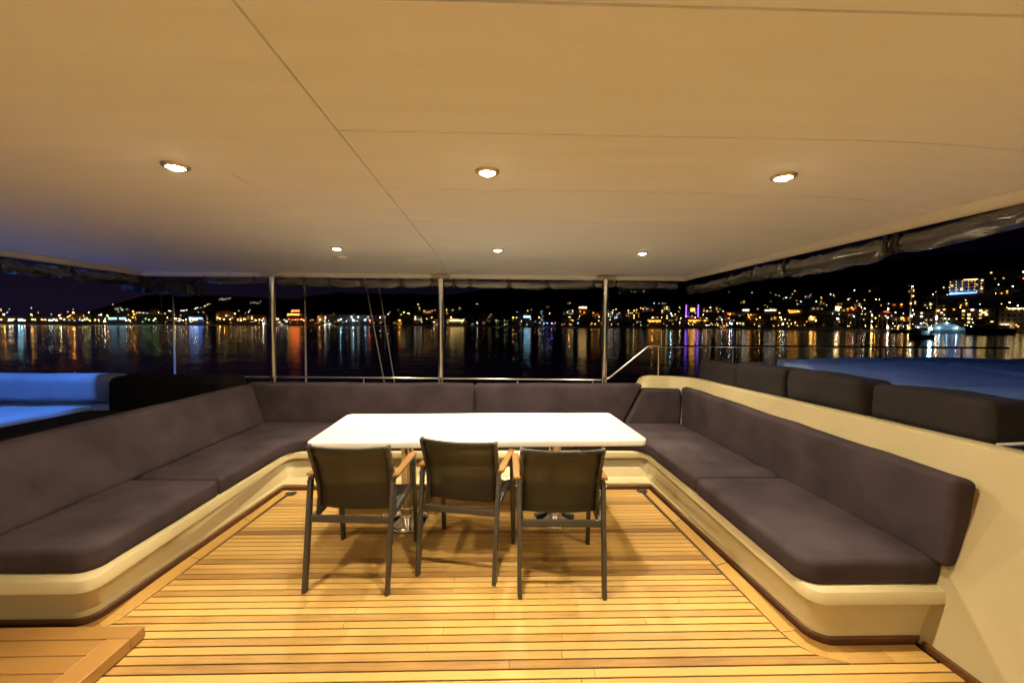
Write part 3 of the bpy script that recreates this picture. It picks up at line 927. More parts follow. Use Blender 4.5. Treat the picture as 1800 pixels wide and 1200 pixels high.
# ------------------------------------------------------------------ poles and stays aft
m = MB(); m.tube([(-3.02, 6.5, -3.2), (-3.02, 6.5, 3.6)], .014, n=10)
tag(m.build('flag_pole', MASTW), 'slim white upright pole beyond the handrail near the first post', 'pole', 'slim poles beyond the handrail')
m = MB(); m.tube([(-5.11, 6.5, -3.2), (-5.09, 6.5, 2.3)], .013, n=10)
tag(m.build('flag_pole', MASTW), 'slim dim upright pole below the dark curtain bundle', 'pole', 'slim poles beyond the handrail')
for (a, b, lb) in (((-1.64, 6.5, .0), (-2.30, 6.5, 3.65), 'slanting white line, the longer one nearer the first post'), ((-1.49, 6.5, .0), (-2.08, 6.5, 3.75), 'slanting white line, the one nearer the middle post')):
    m = MB(); m.tube([a, b], .008, n=8)
    tag(m.build('mooring_line', ROPE), lb, 'rope', 'slanting lines beyond the aft rail')

# ------------------------------------------------------------------ right sunpad
PG = 'charcoal bolsters on the right coaming'
BL = [(4.22, 4.96, .935, 1.205, 0, 'charcoal bolster farthest along the cream coaming'), (3.47, 4.17, .962, 1.245, .03, 'charcoal bolster second from the far end of the cream coaming'),
      (2.73, 3.44, .985, 1.25, .16, 'rounded bulging charcoal bolster third along the cream coaming'), (1.98, 2.66, 1.005, 1.245, .05, 'large charcoal bolster at the close end of the cream coaming')]
for i, (y0, y1, z0, z1, pf, lb) in enumerate(BL):
    x0 = 2.585 if i else 2.60
    dx = .30
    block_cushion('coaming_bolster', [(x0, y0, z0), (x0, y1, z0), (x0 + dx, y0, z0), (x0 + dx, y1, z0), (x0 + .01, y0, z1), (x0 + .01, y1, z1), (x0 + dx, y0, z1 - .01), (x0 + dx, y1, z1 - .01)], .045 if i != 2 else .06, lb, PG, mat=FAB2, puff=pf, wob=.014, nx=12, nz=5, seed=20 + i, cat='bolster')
def pad(x0, x1, y0, y1, z0, z1, tilt, label, seed, rx=.06):
    block_cushion('sunpad_mattress', [(x0, y0, z0), (x1, y0, z0), (x0, y1, z0), (x1, y1, z0), (x0, y0, z1), (x1, y0, z1), (x0, y1, z1 + tilt), (x1, y1, z1 + tilt)], rx, label, 'blue lit sunpad mattresses', mat=PADB, wob=.016, fold=.022, nx=40, ny=20, nz=3, seed=seed, cat='mattress')
pad(2.93, 6.9, 1.1, 2.88, .945, 1.15, .03, 'blue lit sunpad mattress closest beyond the bolsters', 31)
pad(3.05, 4.72, 2.95, 4.15, .945, 1.16, .075, 'blue lit sunpad mattress with a raised head end behind the rounded bolster', 32)
pad(4.80, 6.9, 2.95, 4.15, .945, 1.16, .08, 'blue lit sunpad mattress with a raised head end at the frame edge', 34)
pad(3.6, 6.9, 4.22, 4.98, .945, 1.19, .03, 'blue lit sunpad mattress along the aft rail', 33)
m = MB(); m.tube([(2.56, 1.93, 1.03), (2.66, 1.90, 1.045), (2.85, 1.86, 1.05)], .008, n=8)
tag(m.build('tie_cord', ROPE), 'white cord tied below the largest bolster', 'cord')
# ------------------------------------------------------------------ left sofa
def lpad(C, lb, seed, nm='sofa_cushion', r=.06, wob=.012):
    block_cushion(nm, C, r, lb, 'blue lit sofa cushions', mat=PADB, wob=wob, nx=18, ny=8, nz=4, seed=seed)
def bx8(x0, x1, y0, y1, z0, z1): return [(x0, y0, z0), (x1, y0, z0), (x0, y1, z0), (x1, y1, z0), (x0, y0, z1), (x1, y0, z1), (x0, y1, z1), (x1, y1, z1)]
lpad(bx8(-6.9, -4.42, 4.72, 5.02, .66, 1.005), 'blue lit sofa back cushion along the aft rail on the sofa', 41, r=.09)
lpad(bx8(-6.9, -4.60, 3.0, 4.71, .42, .66), 'blue lit sofa seat cushion on the sofa', 42)
FABD = pm('shaded_dark_fabric', (.008, .006, .006), .95, var=.2, scale=6, bump=.3, bscale=240, spec=.1)  # roof shade painted in as a near black copy of the cloth
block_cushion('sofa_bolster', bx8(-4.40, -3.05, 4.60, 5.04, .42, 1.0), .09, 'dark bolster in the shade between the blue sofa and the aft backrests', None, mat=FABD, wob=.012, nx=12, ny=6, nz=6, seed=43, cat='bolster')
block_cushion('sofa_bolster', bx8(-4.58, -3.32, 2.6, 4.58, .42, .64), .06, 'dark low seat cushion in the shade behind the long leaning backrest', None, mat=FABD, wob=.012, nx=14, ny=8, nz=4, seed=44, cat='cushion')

# ------------------------------------------------------------------ blue flood lamps above the roof
BLU = emit('blue_flood_lens', (.16, .36, 1.0), 12)
def flood(x, y_, z, tx, ty, en, lb, ang=60):
    t = empty('flood_lamp', (x, y_, z), label=lb, cat='flood lamp', group='blue flood lamps on the roof')
    m = MB(); m.tube([(0, 0, 2.5 - z), (0, 0, .05)], .025, n=12); m.build('bracket', STEEL, t)
    m = MB(); m.lathe([(.0001, .10), (.05, .09), (.09, .0), (.08, -.005)], n=24); m.build('housing', ALUD, t)
    m = MB(); m.lathe([(.0001, .002), (.078, .002)], n=24); m.build('lens', BLU, t)
    d = bpy.data.lights.new('blue_bulb', 'SPOT'); d.energy = en; d.color = (.15, .385, 1.0); d.spot_size = R(ang); d.spot_blend = .6; d.shadow_soft_size = .07
    lo = bpy.data.objects.new('blue_bulb', d); COL.objects.link(lo); lo.parent = t; lo.location = (0, 0, -.02)
    v = Vector((tx - x, ty - y_, 1.0 - z)); lo.rotation_euler = v.to_track_quat('-Z', 'Y').to_euler()
flood(-4.62, 2.9, 4.6, -5.6, 4.4, 1750, 'blue flood lamp over the blue sofa')
flood(2.75, 3.1, 5.0, 4.4, 3.3, 165, 'blue flood lamp over the blue sunpad', 80)
LAMPS=[(-761.0,744.1,13.17,6.0,'o',3.0,0,1),(545.4,669.7,12.74,6.0,'o',2.4,4,1),(-327.5,944.7,3.97,6.0,'c',2.2,1,1),(-798.9,673.1,6.96,6.0,'o',2.0,0,1),(410.4,908.1,24.33,6.0,'c',2.0,3,1),(420.3,696.6,-1.8,9.1,'c',2.0,4,0),(525.7,716.0,12.47,6.0,'o',2.0,4,1),(-567.0,842.8,4.71,6.0,'o',1.8,0,1),(-357.8,947.9,6.47,6.0,'c',1.8,1,1),(-225.8,969.4,4.95,6.0,'o',1.8,1,1),(360.1,891.1,14.52,6.0,'o',1.8,3,1),(546.9,619.4,9.05,6.0,'p',1.8,4,1),(-729.7,633.1,-1.8,6.38,'c',1.6,0,0),(-727.7,635.0,-1.8,6.42,'c',1.6,0,0),(-585.7,751.0,-1.8,10.96,'o',1.6,0,0),(-396.9,925.0,4.57,6.0,'o',1.6,1,1),(-304.0,958.1,5.64,6.0,'c',1.6,1,1),(189.3,982.3,16.39,6.0,'o',1.6,2,1),(612.2,695.4,30.92,6.0,'y',1.6,4,1),(-3.5,1018.4,14.28,6.0,'o',1.5,2,1),(509.4,748.0,12.95,6.0,'o',1.5,4,1),(529.7,640.8,6.46,6.0,'o',1.4,4,1),(-780.0,694.8,7.65,6.0,'o',1.3,0,1),(-658.6,694.0,-1.8,5.71,'w',1.3,0,0),(116.2,996.8,14.73,6.0,'o',1.3,2,1),(-736.3,627.1,-1.8,6.26,'w',1.2,0,0),(-696.8,661.8,-1.8,9.72,'w',1.2,0,0),(-710.5,754.4,7.58,6.0,'o',1.2,0,1),(-523.7,791.2,-1.8,10.91,'o',1.2,0,0),(-472.3,819.6,-1.8,10.52,'o',1.2,0,0),(-442.0,903.9,4.0,6.0,'r',1.2,1,1),(-433.4,914.9,5.48,6.0,'o',1.2,1,1),(-292.2,954.7,4.33,6.0,'r',1.2,1,1),(-278.6,992.2,11.86,6.0,'w',1.2,1,1),(-193.7,1016.2,14.33,6.0,'y',1.2,1,1),(-107.0,1025.3,15.13,6.0,'y',1.2,2,1),(51.3,1010.6,14.53,6.0,'o',1.2,2,1),(422.2,694.5,-1.8,8.1,'c',1.2,4,0),(467.1,629.3,-1.8,8.22,'c',1.2,4,0),(631.5,536.9,21.74,6.0,'o',1.2,5,1),(130.2,877.3,-1.8,7.89,'v',1.1,2,0),(-706.2,653.8,-1.8,5.9,'w',1.0,0,0),(-755.2,714.7,7.35,6.0,'y',1.0,0,1),(-738.0,712.0,4.45,6.0,'o',1.0,0,1),(-734.5,735.6,8.0,6.0,'y',1.0,0,1),(-638.2,711.2,-1.8,7.01,'w',1.0,0,0),(-676.5,766.9,4.91,6.0,'o',1.0,0,1),(-608.1,734.7,-1.8,10.55,'g',1.0,0,0),(-572.9,759.9,-1.8,9.07,'o',1.0,0,0),(-583.2,831.1,4.42,6.0,'y',1.0,0,1),(-474.2,893.8,4.9,6.0,'o',1.0,1,1),(-447.0,901.4,3.93,6.0,'r',1.0,1,1),(-436.9,906.4,4.06,6.0,'r',1.0,1,1),(-399.4,853.2,-1.8,10.25,'o',1.0,1,0),(-165.0,998.9,9.95,6.0,'o',1.0,1,1),(-154.7,1014.2,13.13,6.0,'o',1.0,1,1),(236.4,1027.5,29.38,6.0,'r',1.0,2,1),(243.1,912.4,6.23,6.0,'o',1.0,2,1),(375.8,879.2,14.41,6.0,'o',1.0,3,1),(423.9,979.7,39.14,6.0,'y',1.0,3,1),(404.5,847.9,12.82,6.0,'o',1.0,3,1),(420.3,857.7,16.8,6.0,'v',1.0,3,1),(429.8,849.1,16.69,6.0,'o',1.0,3,1),(500.7,766.8,14.34,6.0,'o',1.0,4,1),(729.0,948.3,82.7,6.0,'o',1.0,4,1),(612.6,666.5,28.68,6.0,'o',1.0,4,1),(-634.2,714.4,-1.8,6.08,'w',0.9,0,0),(-428.6,840.7,-1.8,8.73,'w',0.9,1,0),(-335.8,876.6,-1.8,10.95,'o',0.9,1,0),(-237.0,1069.5,27.18,6.0,'y',0.9,1,1),(96.3,1096.3,35.17,6.0,'o',0.9,2,1),(113.2,882.5,-1.8,7.8,'b',0.9,2,0),(120.5,880.3,-1.8,7.84,'b',0.9,2,0),(250.7,1111.7,48.0,6.0,'y',0.9,2,1),(287.9,980.3,24.08,6.0,'o',0.9,3,1),(403.7,804.1,5.11,6.0,'o',0.9,3,1),(525.3,788.7,21.8,6.0,'o',0.9,4,1),(560.5,570.1,9.21,6.0,'o',0.9,5,1),(786.7,585.9,59.25,6.0,'w',0.9,5,1),(-734.3,629.0,-1.8,6.29,'w',0.8,0,0),(-719.5,642.3,-1.8,7.45,'y',0.8,0,0),(-704.4,655.4,-1.8,5.93,'c',0.8,0,0),(-635.9,713.0,-1.8,8.04,'o',0.8,0,0),(-603.7,815.6,4.04,6.0,'c',0.8,0,1),(-600.1,818.4,4.11,6.0,'w',0.8,0,1),(-588.9,884.7,15.11,6.0,'o',0.8,0,1),(-529.6,861.1,4.05,6.0,'o',0.8,0,1),(-478.4,816.4,-1.8,10.44,'p',0.8,0,0),(-468.0,821.8,-1.8,9.42,'w',0.8,0,0),(-501.5,885.1,5.83,6.0,'o',0.8,0,1),(-223.3,1198.5,55.03,6.0,'y',0.8,1,1),(-186.8,1111.7,35.17,6.0,'o',0.8,1,1),(-129.4,1118.6,35.85,6.0,'y',0.8,2,1),(-99.1,1004.5,10.5,6.0,'y',0.8,2,1),(256.1,956.3,16.35,6.0,'y',0.8,2,1),(428.5,834.3,13.96,6.0,'p',0.8,3,1),(464.9,922.0,34.43,6.0,'y',0.8,3,1),(408.6,799.8,5.11,6.0,'o',0.8,3,1),(454.1,850.7,20.58,6.0,'c',0.8,4,1),(494.4,834.6,24.08,6.0,'o',0.8,4,1),(453.8,778.9,8.62,6.0,'c',0.8,4,1),(583.9,757.8,30.14,6.0,'o',0.8,4,1),(644.7,780.3,46.21,6.0,'y',0.8,4,1),(533.9,653.1,8.53,6.0,'y',0.8,4,1),(564.0,609.0,12.56,6.0,'c',0.8,5,1),(615.6,569.4,21.24,6.0,'c',0.8,5,1),(580.7,497.7,7.4,6.0,'y',0.8,5,1),(617.9,483.3,14.54,6.0,'y',0.8,5,1),(919.9,702.2,97.3,6.0,'o',0.8,5,1),(911.8,665.9,92.44,6.0,'w',0.8,5,1),(-725.6,636.9,-1.8,5.57,'w',0.7,0,0),(-676.1,678.6,-1.8,7.32,'y',0.7,0,0),(-723.0,755.8,9.62,6.0,'w',0.7,0,1),(-714.6,811.8,17.87,6.0,'o',0.7,0,1),(-695.4,792.1,11.85,6.0,'o',0.7,0,1),(-548.8,848.5,3.74,6.0,'y',0.7,0,1),(-538.0,855.6,3.92,6.0,'o',0.7,0,1),(-479.9,897.5,6.17,6.0,'p',0.7,1,1),(-220.8,1056.8,23.92,6.0,'y',0.7,1,1),(-192.5,995.2,9.7,6.0,'w',0.7,1,1),(-35.5,910.7,-1.8,8.22,'w',0.7,2,0),(242.9,1105.2,46.07,6.0,'y',0.7,2,1),(254.5,1100.4,45.94,6.0,'y',0.7,2,1),(270.0,914.2,9.06,6.0,'o',0.7,3,1),(323.1,1039.8,39.34,6.0,'o',0.7,3,1),(414.2,896.2,22.74,6.0,'o',0.7,3,1),(494.1,825.9,22.62,6.0,'r',0.7,4,1),(428.3,687.9,-1.8,9.11,'y',0.7,4,0),(515.7,782.8,19.29,6.0,'r',0.7,4,1),(550.6,753.3,22.07,6.0,'o',0.7,4,1),(473.2,611.9,-1.8,9.99,'o',0.7,4,0),(574.7,738.6,26.1,6.0,'o',0.7,4,1),(602.5,652.2,25.15,6.0,'r',0.7,5,1),(611.9,641.8,26.69,6.0,'w',0.7,5,1),(581.6,573.5,14.44,6.0,'r',0.7,5,1),(570.0,540.2,8.77,6.0,'o',0.7,5,1),(619.7,523.4,18.05,6.0,'o',0.7,5,1),(801.9,614.8,64.86,6.0,'w',0.7,5,1),(675.9,505.3,28.99,6.0,'w',0.7,5,1),(-742.2,621.6,-1.8,6.14,'y',0.6,0,0),(-717.4,644.2,-1.8,6.6,'y',0.6,0,0),(-700.2,658.9,-1.8,6.0,'y',0.6,0,0),(-694.0,664.1,-1.8,7.02,'y',0.6,0,0),(-742.9,720.5,6.58,6.0,'o',0.6,0,1),(-731.8,718.1,4.62,6.0,'o',0.6,0,1),(-680.6,674.9,-1.8,7.25,'b',0.6,0,0),(-671.7,682.5,-1.8,5.51,'y',0.6,0,0),(-614.9,729.5,-1.8,8.39,'g',0.6,0,0),(-610.0,733.2,-1.8,7.45,'w',0.6,0,0),(-639.4,800.3,5.78,6.0,'w',0.6,0,1),(-664.6,869.6,21.42,6.0,'w',0.6,0,1),(-579.0,755.6,-1.8,8.97,'w',0.6,0,0),(-597.2,820.6,4.16,6.0,'y',0.6,0,1),(-526.1,863.3,4.11,6.0,'o',0.6,0,1),(-455.7,903.7,5.17,6.0,'y',0.6,1,1),(-409.8,919.2,4.41,6.0,'o',0.6,1,1),(-405.7,948.8,10.16,6.0,'p',0.6,1,1),(-309.4,984.1,11.49,6.0,'c',0.6,1,1),(-209.9,1143.4,42.63,6.0,'y',0.6,1,1),(-160.6,1115.3,35.49,6.0,'o',0.6,1,1),(-132.5,910.8,-1.8,8.86,'w',0.6,1,0),(-48.0,1226.4,59.58,6.0,'w',0.6,2,1),(59.9,1009.1,14.56,6.0,'y',0.6,2,1),(148.2,1041.5,26.19,6.0,'w',0.6,2,1),(186.8,947.5,8.9,6.0,'o',0.6,2,1),(184.2,858.2,-1.8,8.18,'c',0.6,2,0),(259.1,1018.0,29.25,6.0,'o',0.6,2,1),(369.4,1013.6,38.66,6.0,'o',0.6,3,1),(371.7,1011.9,38.61,6.0,'r',0.6,3,1),(566.0,1285.6,113.64,6.0,'w',0.6,3,1),(429.1,975.2,38.99,6.0,'o',0.6,3,1),(358.5,755.8,-1.8,10.02,'w',0.6,3,0),(441.2,898.1,26.87,6.0,'v',0.6,3,1),(453.1,877.8,25.06,6.0,'b',0.6,3,1),(464.4,912.9,32.76,6.0,'o',0.6,3,1),(419.1,797.6,6.31,6.0,'o',0.6,4,1),(425.4,791.8,6.3,6.0,'o',0.6,4,1),(441.8,813.8,12.5,6.0,'w',0.6,4,1),(431.3,684.6,-1.8,9.12,'y',0.6,4,0),(471.3,617.6,-1.8,8.22,'o',0.6,4,0),(575.2,753.6,27.73,6.0,'o',0.6,4,1),(662.6,886.7,61.51,6.0,'w',0.6,4,1),(605.2,730.8,32.41,6.0,'r',0.6,4,1),(647.5,732.3,42.38,6.0,'y',0.6,4,1),(670.6,737.6,48.22,6.0,'w',0.6,4,1),(747.7,808.7,72.17,6.0,'w',0.6,5,1),(577.5,593.1,14.91,6.0,'y',0.6,5,1),(586.1,584.1,16.45,6.0,'r',0.6,5,1),(594.3,547.9,14.68,6.0,'y',0.6,5,1),(595.0,545.5,14.63,6.0,'y',0.6,5,1),(724.4,640.0,50.84,6.0,'w',0.6,5,1),(643.4,533.4,24.04,6.0,'o',0.6,5,1),(633.4,509.0,19.9,6.0,'y',0.6,5,1),(863.6,668.0,82.5,6.0,'y',0.6,5,1),(660.5,485.9,24.22,6.0,'w',0.6,5,1),(851.6,621.5,76.0,6.0,'r',0.6,5,1),(-709.4,651.1,-1.8,6.75,'y',0.5,0,0),(-702.5,657.0,-1.8,7.78,'w',0.5,0,0),(-678.1,676.9,-1.8,6.35,'y',0.5,0,0),(-747.9,758.4,13.71,6.0,'w',0.5,0,1),(-667.2,686.5,-1.8,7.49,'y',0.5,0,0),(-664.2,689.2,-1.8,7.54,'y',0.5,0,0),(-658.0,694.5,-1.8,9.58,'c',0.5,0,0),(-700.2,802.7,14.33,6.0,'o',0.5,0,1),(-693.1,809.8,14.59,6.0,'w',0.5,0,1),(-618.4,726.8,-1.8,10.36,'g',0.5,0,0),(-679.6,855.5,20.81,6.0,'w',0.5,0,1),(-661.8,872.1,21.54,6.0,'w',0.5,0,1),(-662.0,880.4,23.05,6.0,'w',0.5,0,1),(-665.5,940.1,34.41,6.0,'w',0.5,0,1),(-673.9,961.5,39.36,6.0,'o',0.5,0,1),(-576.3,757.5,-1.8,7.96,'p',0.5,0,0),(-599.3,832.9,6.66,6.0,'v',0.5,0,1),(-320.4,881.5,-1.8,9.87,'w',0.5,1,0),(-298.8,886.9,-1.8,10.07,'y',0.5,1,0),(-237.4,1038.1,20.33,6.0,'y',0.5,1,1),(-226.7,1063.6,25.57,6.0,'w',0.5,1,1),(-167.1,1105.9,33.53,6.0,'p',0.5,1,1),(-135.0,910.7,-1.8,8.84,'w',0.5,1,0),(-161.7,908.9,-1.8,8.64,'w',0.5,1,0),(-122.2,1069.7,25.0,6.0,'o',0.5,2,1),(-95.4,1147.5,42.05,6.0,'w',0.5,2,1),(-69.3,911.9,-1.8,9.29,'g',0.5,2,0),(7.9,982.5,6.71,6.0,'g',0.5,2,1),(189.4,939.8,7.48,6.0,'y',0.5,2,1),(214.4,980.7,17.94,6.0,'y',0.5,2,1),(265.8,998.6,25.84,6.0,'o',0.5,2,1),(311.9,1027.5,35.83,6.0,'c',0.5,3,1),(291.5,932.5,14.79,6.0,'c',0.5,3,1),(386.5,1020.2,41.98,6.0,'w',0.5,3,1),(404.7,1036.6,47.28,6.0,'w',0.5,3,1),(393.9,975.7,34.54,6.0,'r',0.5,3,1),(337.3,849.4,3.81,6.0,'o',0.5,3,1),(343.0,845.3,3.82,6.0,'o',0.5,3,1),(434.7,1066.3,56.55,6.0,'c',0.5,3,1),(408.6,892.6,21.31,6.0,'w',0.5,3,1),(468.4,948.5,39.56,6.0,'b',0.5,3,1),(499.0,970.5,47.71,6.0,'v',0.5,3,1),(476.2,920.5,35.78,6.0,'v',0.5,4,1),(427.4,782.7,5.09,6.0,'o',0.5,4,1),(370.1,745.6,-1.8,8.96,'y',0.5,3,0),(500.4,855.6,28.45,6.0,'w',0.5,4,1),(490.0,812.9,19.88,6.0,'o',0.5,4,1),(454.6,770.5,7.4,6.0,'w',0.5,4,1),(416.6,700.6,-1.8,9.09,'r',0.5,4,0),(536.6,841.5,31.89,6.0,'w',0.5,4,1),(540.7,836.3,31.72,6.0,'w',0.5,4,1),(496.9,739.1,9.48,6.0,'o',0.5,4,1),(514.5,697.7,8.01,6.0,'y',0.5,4,1),(519.5,696.2,9.04,6.0,'w',0.5,4,1),(638.3,812.0,48.0,6.0,'c',0.5,4,1),(708.5,821.5,64.6,6.0,'w',0.5,4,1),(613.3,688.6,30.62,6.0,'y',0.5,4,1),(674.3,686.5,44.99,6.0,'y',0.5,5,1),(674.6,680.5,44.61,6.0,'y',0.5,5,1),(613.9,603.9,24.26,6.0,'w',0.5,5,1),(597.0,576.8,18.01,6.0,'w',0.5,5,1),(632.4,514.5,20.1,6.0,'y',0.5,5,1),(887.8,696.0,90.07,6.0,'y',0.5,5,1),(496.7,1304.2,109.07,6.0,'w',0.45,3,1),(-711.6,649.2,-1.8,6.71,'o',0.4,0,0),(-674.1,680.4,-1.8,9.25,'g',0.4,0,0),(-732.7,808.7,19.88,6.0,'w',0.4,0,1),(-700.9,809.9,15.66,6.0,'w',0.4,0,1),(-680.2,830.4,16.45,6.0,'y',0.4,0,1),(-666.3,820.2,12.81,6.0,'o',0.4,0,1),(-673.9,852.6,19.57,6.0,'w',0.4,0,1),(-665.9,828.1,14.18,6.0,'o',0.4,0,1),(-632.8,805.9,5.93,6.0,'w',0.4,0,1),(-662.6,906.0,27.78,6.0,'w',0.4,0,1),(-663.5,914.1,29.38,6.0,'w',0.4,0,1),(-563.1,935.1,21.89,6.0,'w',0.4,0,1),(-439.9,835.5,-1.8,6.25,'w',0.4,1,0),(-460.9,894.2,3.74,6.0,'w',0.4,1,1),(-362.6,867.4,-1.8,9.44,'w',0.4,1,0),(-354.1,870.4,-1.8,9.53,'c',0.4,1,0),(-269.7,980.4,8.93,6.0,'w',0.4,1,1),(-271.0,1038.3,21.56,6.0,'w',0.4,1,1),(-203.6,1117.7,36.84,6.0,'y',0.4,1,1),(-172.1,1088.6,29.8,6.0,'o',0.4,1,1),(-112.1,1119.9,36.03,6.0,'w',0.4,2,1),(28.8,979.5,6.82,6.0,'g',0.4,2,1),(65.9,1085.6,31.47,6.0,'c',0.4,2,1),(234.0,1036.8,31.14,6.0,'o',0.4,2,1),(213.8,1070.5,36.67,6.0,'o',0.4,2,1),(211.1,847.1,-1.8,8.31,'o',0.4,2,0),(217.8,844.2,-1.8,5.92,'o',0.4,2,0),(276.9,1018.4,30.86,6.0,'r',0.4,2,1),(248.8,829.8,-1.8,6.11,'o',0.4,3,0),(290.0,940.7,16.28,6.0,'v',0.4,3,1),(354.6,1013.3,37.08,6.0,'r',0.4,3,1),(349.5,1007.1,35.36,6.0,'o',0.4,3,1),(388.7,998.9,38.22,6.0,'o',0.4,3,1),(349.6,840.4,3.83,6.0,'o',0.4,3,1),(419.1,1315.0,103.66,6.0,'w',0.4,3,1),(385.8,855.8,11.59,6.0,'p',0.4,3,1),(455.2,961.4,40.0,6.0,'o',0.4,3,1),(389.0,838.3,8.92,6.0,'o',0.4,3,1),(490.3,857.5,27.2,6.0,'o',0.4,4,1),(471.4,783.6,12.2,6.0,'o',0.4,4,1)]
FAINT=[(412.1,705.2,-1.8,10.1,'o',0.4),(434.3,681.3,-1.8,8.14,'w',0.4),(490.2,747.0,9.55,6.0,'r',0.4),(572.8,810.3,33.31,6.0,'w',0.4),(571.4,798.3,31.65,6.0,'w',0.4),(469.2,623.5,-1.8,9.12,'w',0.4),(673.4,923.3,68.09,6.0,'w',0.4),(664.9,876.0,60.8,6.0,'w',0.4),(697.8,860.9,66.28,6.0,'p',0.4),(601.0,728.3,31.22,6.0,'o',0.4),(596.3,708.4,28.27,6.0,'w',0.4),(621.9,658.6,30.33,6.0,'w',0.4),(578.3,610.9,16.26,6.0,'y',0.4),(579.1,606.0,16.14,6.0,'y',0.4),(573.0,576.8,12.78,6.0,'y',0.4),(645.6,635.5,34.1,6.0,'w',0.4),(640.4,620.3,31.45,6.0,'r',0.4),(633.6,561.9,24.39,6.0,'y',0.4),(627.9,519.1,19.48,6.0,'w',0.4),(619.9,489.7,15.46,6.0,'y',0.4),(602.6,492.3,11.81,6.0,'w',0.4),(526.6,427.8,-1.8,9.96,'g',0.4),(-781.7,841.8,32.4,6.0,'w',0.35),(-696.5,1036.8,56.03,6.0,'w',0.35),(-697.8,1047.3,58.15,6.0,'w',0.35),(-685.9,1035.7,54.61,6.0,'w',0.35),(-689.4,1067.8,61.05,6.0,'w',0.35),(464.5,1331.1,111.04,6.0,'w',0.35),(-721.5,749.9,8.44,6.0,'w',0.3),(-746.8,809.8,22.06,6.0,'w',0.3),(-744.7,812.3,22.17,6.0,'w',0.3),(-749.8,824.1,24.89,6.0,'w',0.3),(-735.4,822.9,22.67,6.0,'w',0.3),(-659.7,917.6,29.56,6.0,'w',0.3),(-675.7,969.8,41.12,6.0,'w',0.3),(-573.0,759.7,-1.8,3.0,'o',0.3),(-545.9,777.6,-1.8,3.0,'y',0.3),(-687.9,1045.3,56.65,6.0,'w',0.3),(-688.2,1056.9,58.86,6.0,'w',0.3),(-620.0,1039.9,48.15,6.0,'w',0.3),(-619.4,1051.0,50.24,6.0,'w',0.3),(-611.3,1047.0,48.61,6.0,'w',0.3),(-611.7,1068.1,52.76,6.0,'w',0.3),(-571.7,953.9,26.44,6.0,'w',0.3),(-585.3,935.5,24.36,6.0,'w',0.3),(-387.4,858.1,-1.8,10.39,'w',0.3),(-351.4,978.3,12.46,6.0,'w',0.3),(-272.6,1061.6,26.67,6.0,'w',0.3),(-258.8,1098.1,34.12,6.0,'y',0.3),(-198.1,967.5,3.75,6.0,'w',0.3),(-64.4,1019.6,13.87,6.0,'w',0.3),(-21.2,1033.7,17.38,6.0,'y',0.3),(-17.2,1056.2,22.39,6.0,'w',0.3),(-13.3,990.9,8.07,6.0,'g',0.3),(13.4,975.1,5.27,6.0,'w',0.3),(35.5,971.8,5.39,6.0,'g',0.3),(50.0,982.8,8.4,6.0,'g',0.3),(127.9,1071.7,31.48,6.0,'c',0.3),(137.4,875.0,-1.8,7.93,'p',0.3),(156.4,868.5,-1.8,6.79,'p',0.3),(204.8,955.1,11.86,6.0,'w',0.3),(254.8,1081.4,42.02,6.0,'w',0.3),(352.5,970.7,28.47,6.0,'y',0.3),(392.9,1025.3,43.72,6.0,'w',0.3),(407.2,1024.1,45.24,6.0,'w',0.3),(443.7,1058.4,56.19,6.0,'w',0.3),(398.8,718.6,-1.8,9.04,'y',0.3),(405.5,711.9,-1.8,9.06,'y',0.3),(487.3,879.6,30.43,6.0,'p',0.3),(465.7,759.0,7.35,6.0,'w',0.3),(445.7,668.2,-1.8,7.21,'o',0.3),(570.1,816.8,33.56,6.0,'w',0.3),(560.1,739.3,22.8,6.0,'o',0.3),(695.5,911.4,71.37,6.0,'w',0.3),(681.6,946.1,72.54,6.0,'w',0.3),(651.6,880.5,58.46,6.0,'w',0.3),(519.8,647.3,4.59,6.0,'o',0.3),(593.7,562.1,15.88,6.0,'w',0.3),(632.7,565.7,24.54,6.0,'y',0.3),(128.0,1047.0,26.2,6.0,'c',0.25),(133.4,1078.7,33.29,6.0,'c',0.25),(126.3,1008.8,17.9,6.0,'c',0.25),(118.8,981.8,11.67,6.0,'c',0.25),(119.1,961.1,7.23,6.0,'c',0.25),(443.8,1362.1,115.4,6.0,'w',0.25),(704.2,809.5,62.47,6.0,'w',0.25),(-603.2,1043.0,47.0,6.0,'w',0.2),(106.3,1102.7,37.04,6.0,'w',0.2),(469.2,1311.5,107.57,6.0,'w',0.2),(721.9,617.2,48.18,6.0,'w',0.2),(655.0,1092.5,91.18,6.0,'w',0.15),(679.6,1032.3,84.95,6.0,'w',0.15),(699.4,991.4,81.82,6.0,'w',0.15)]
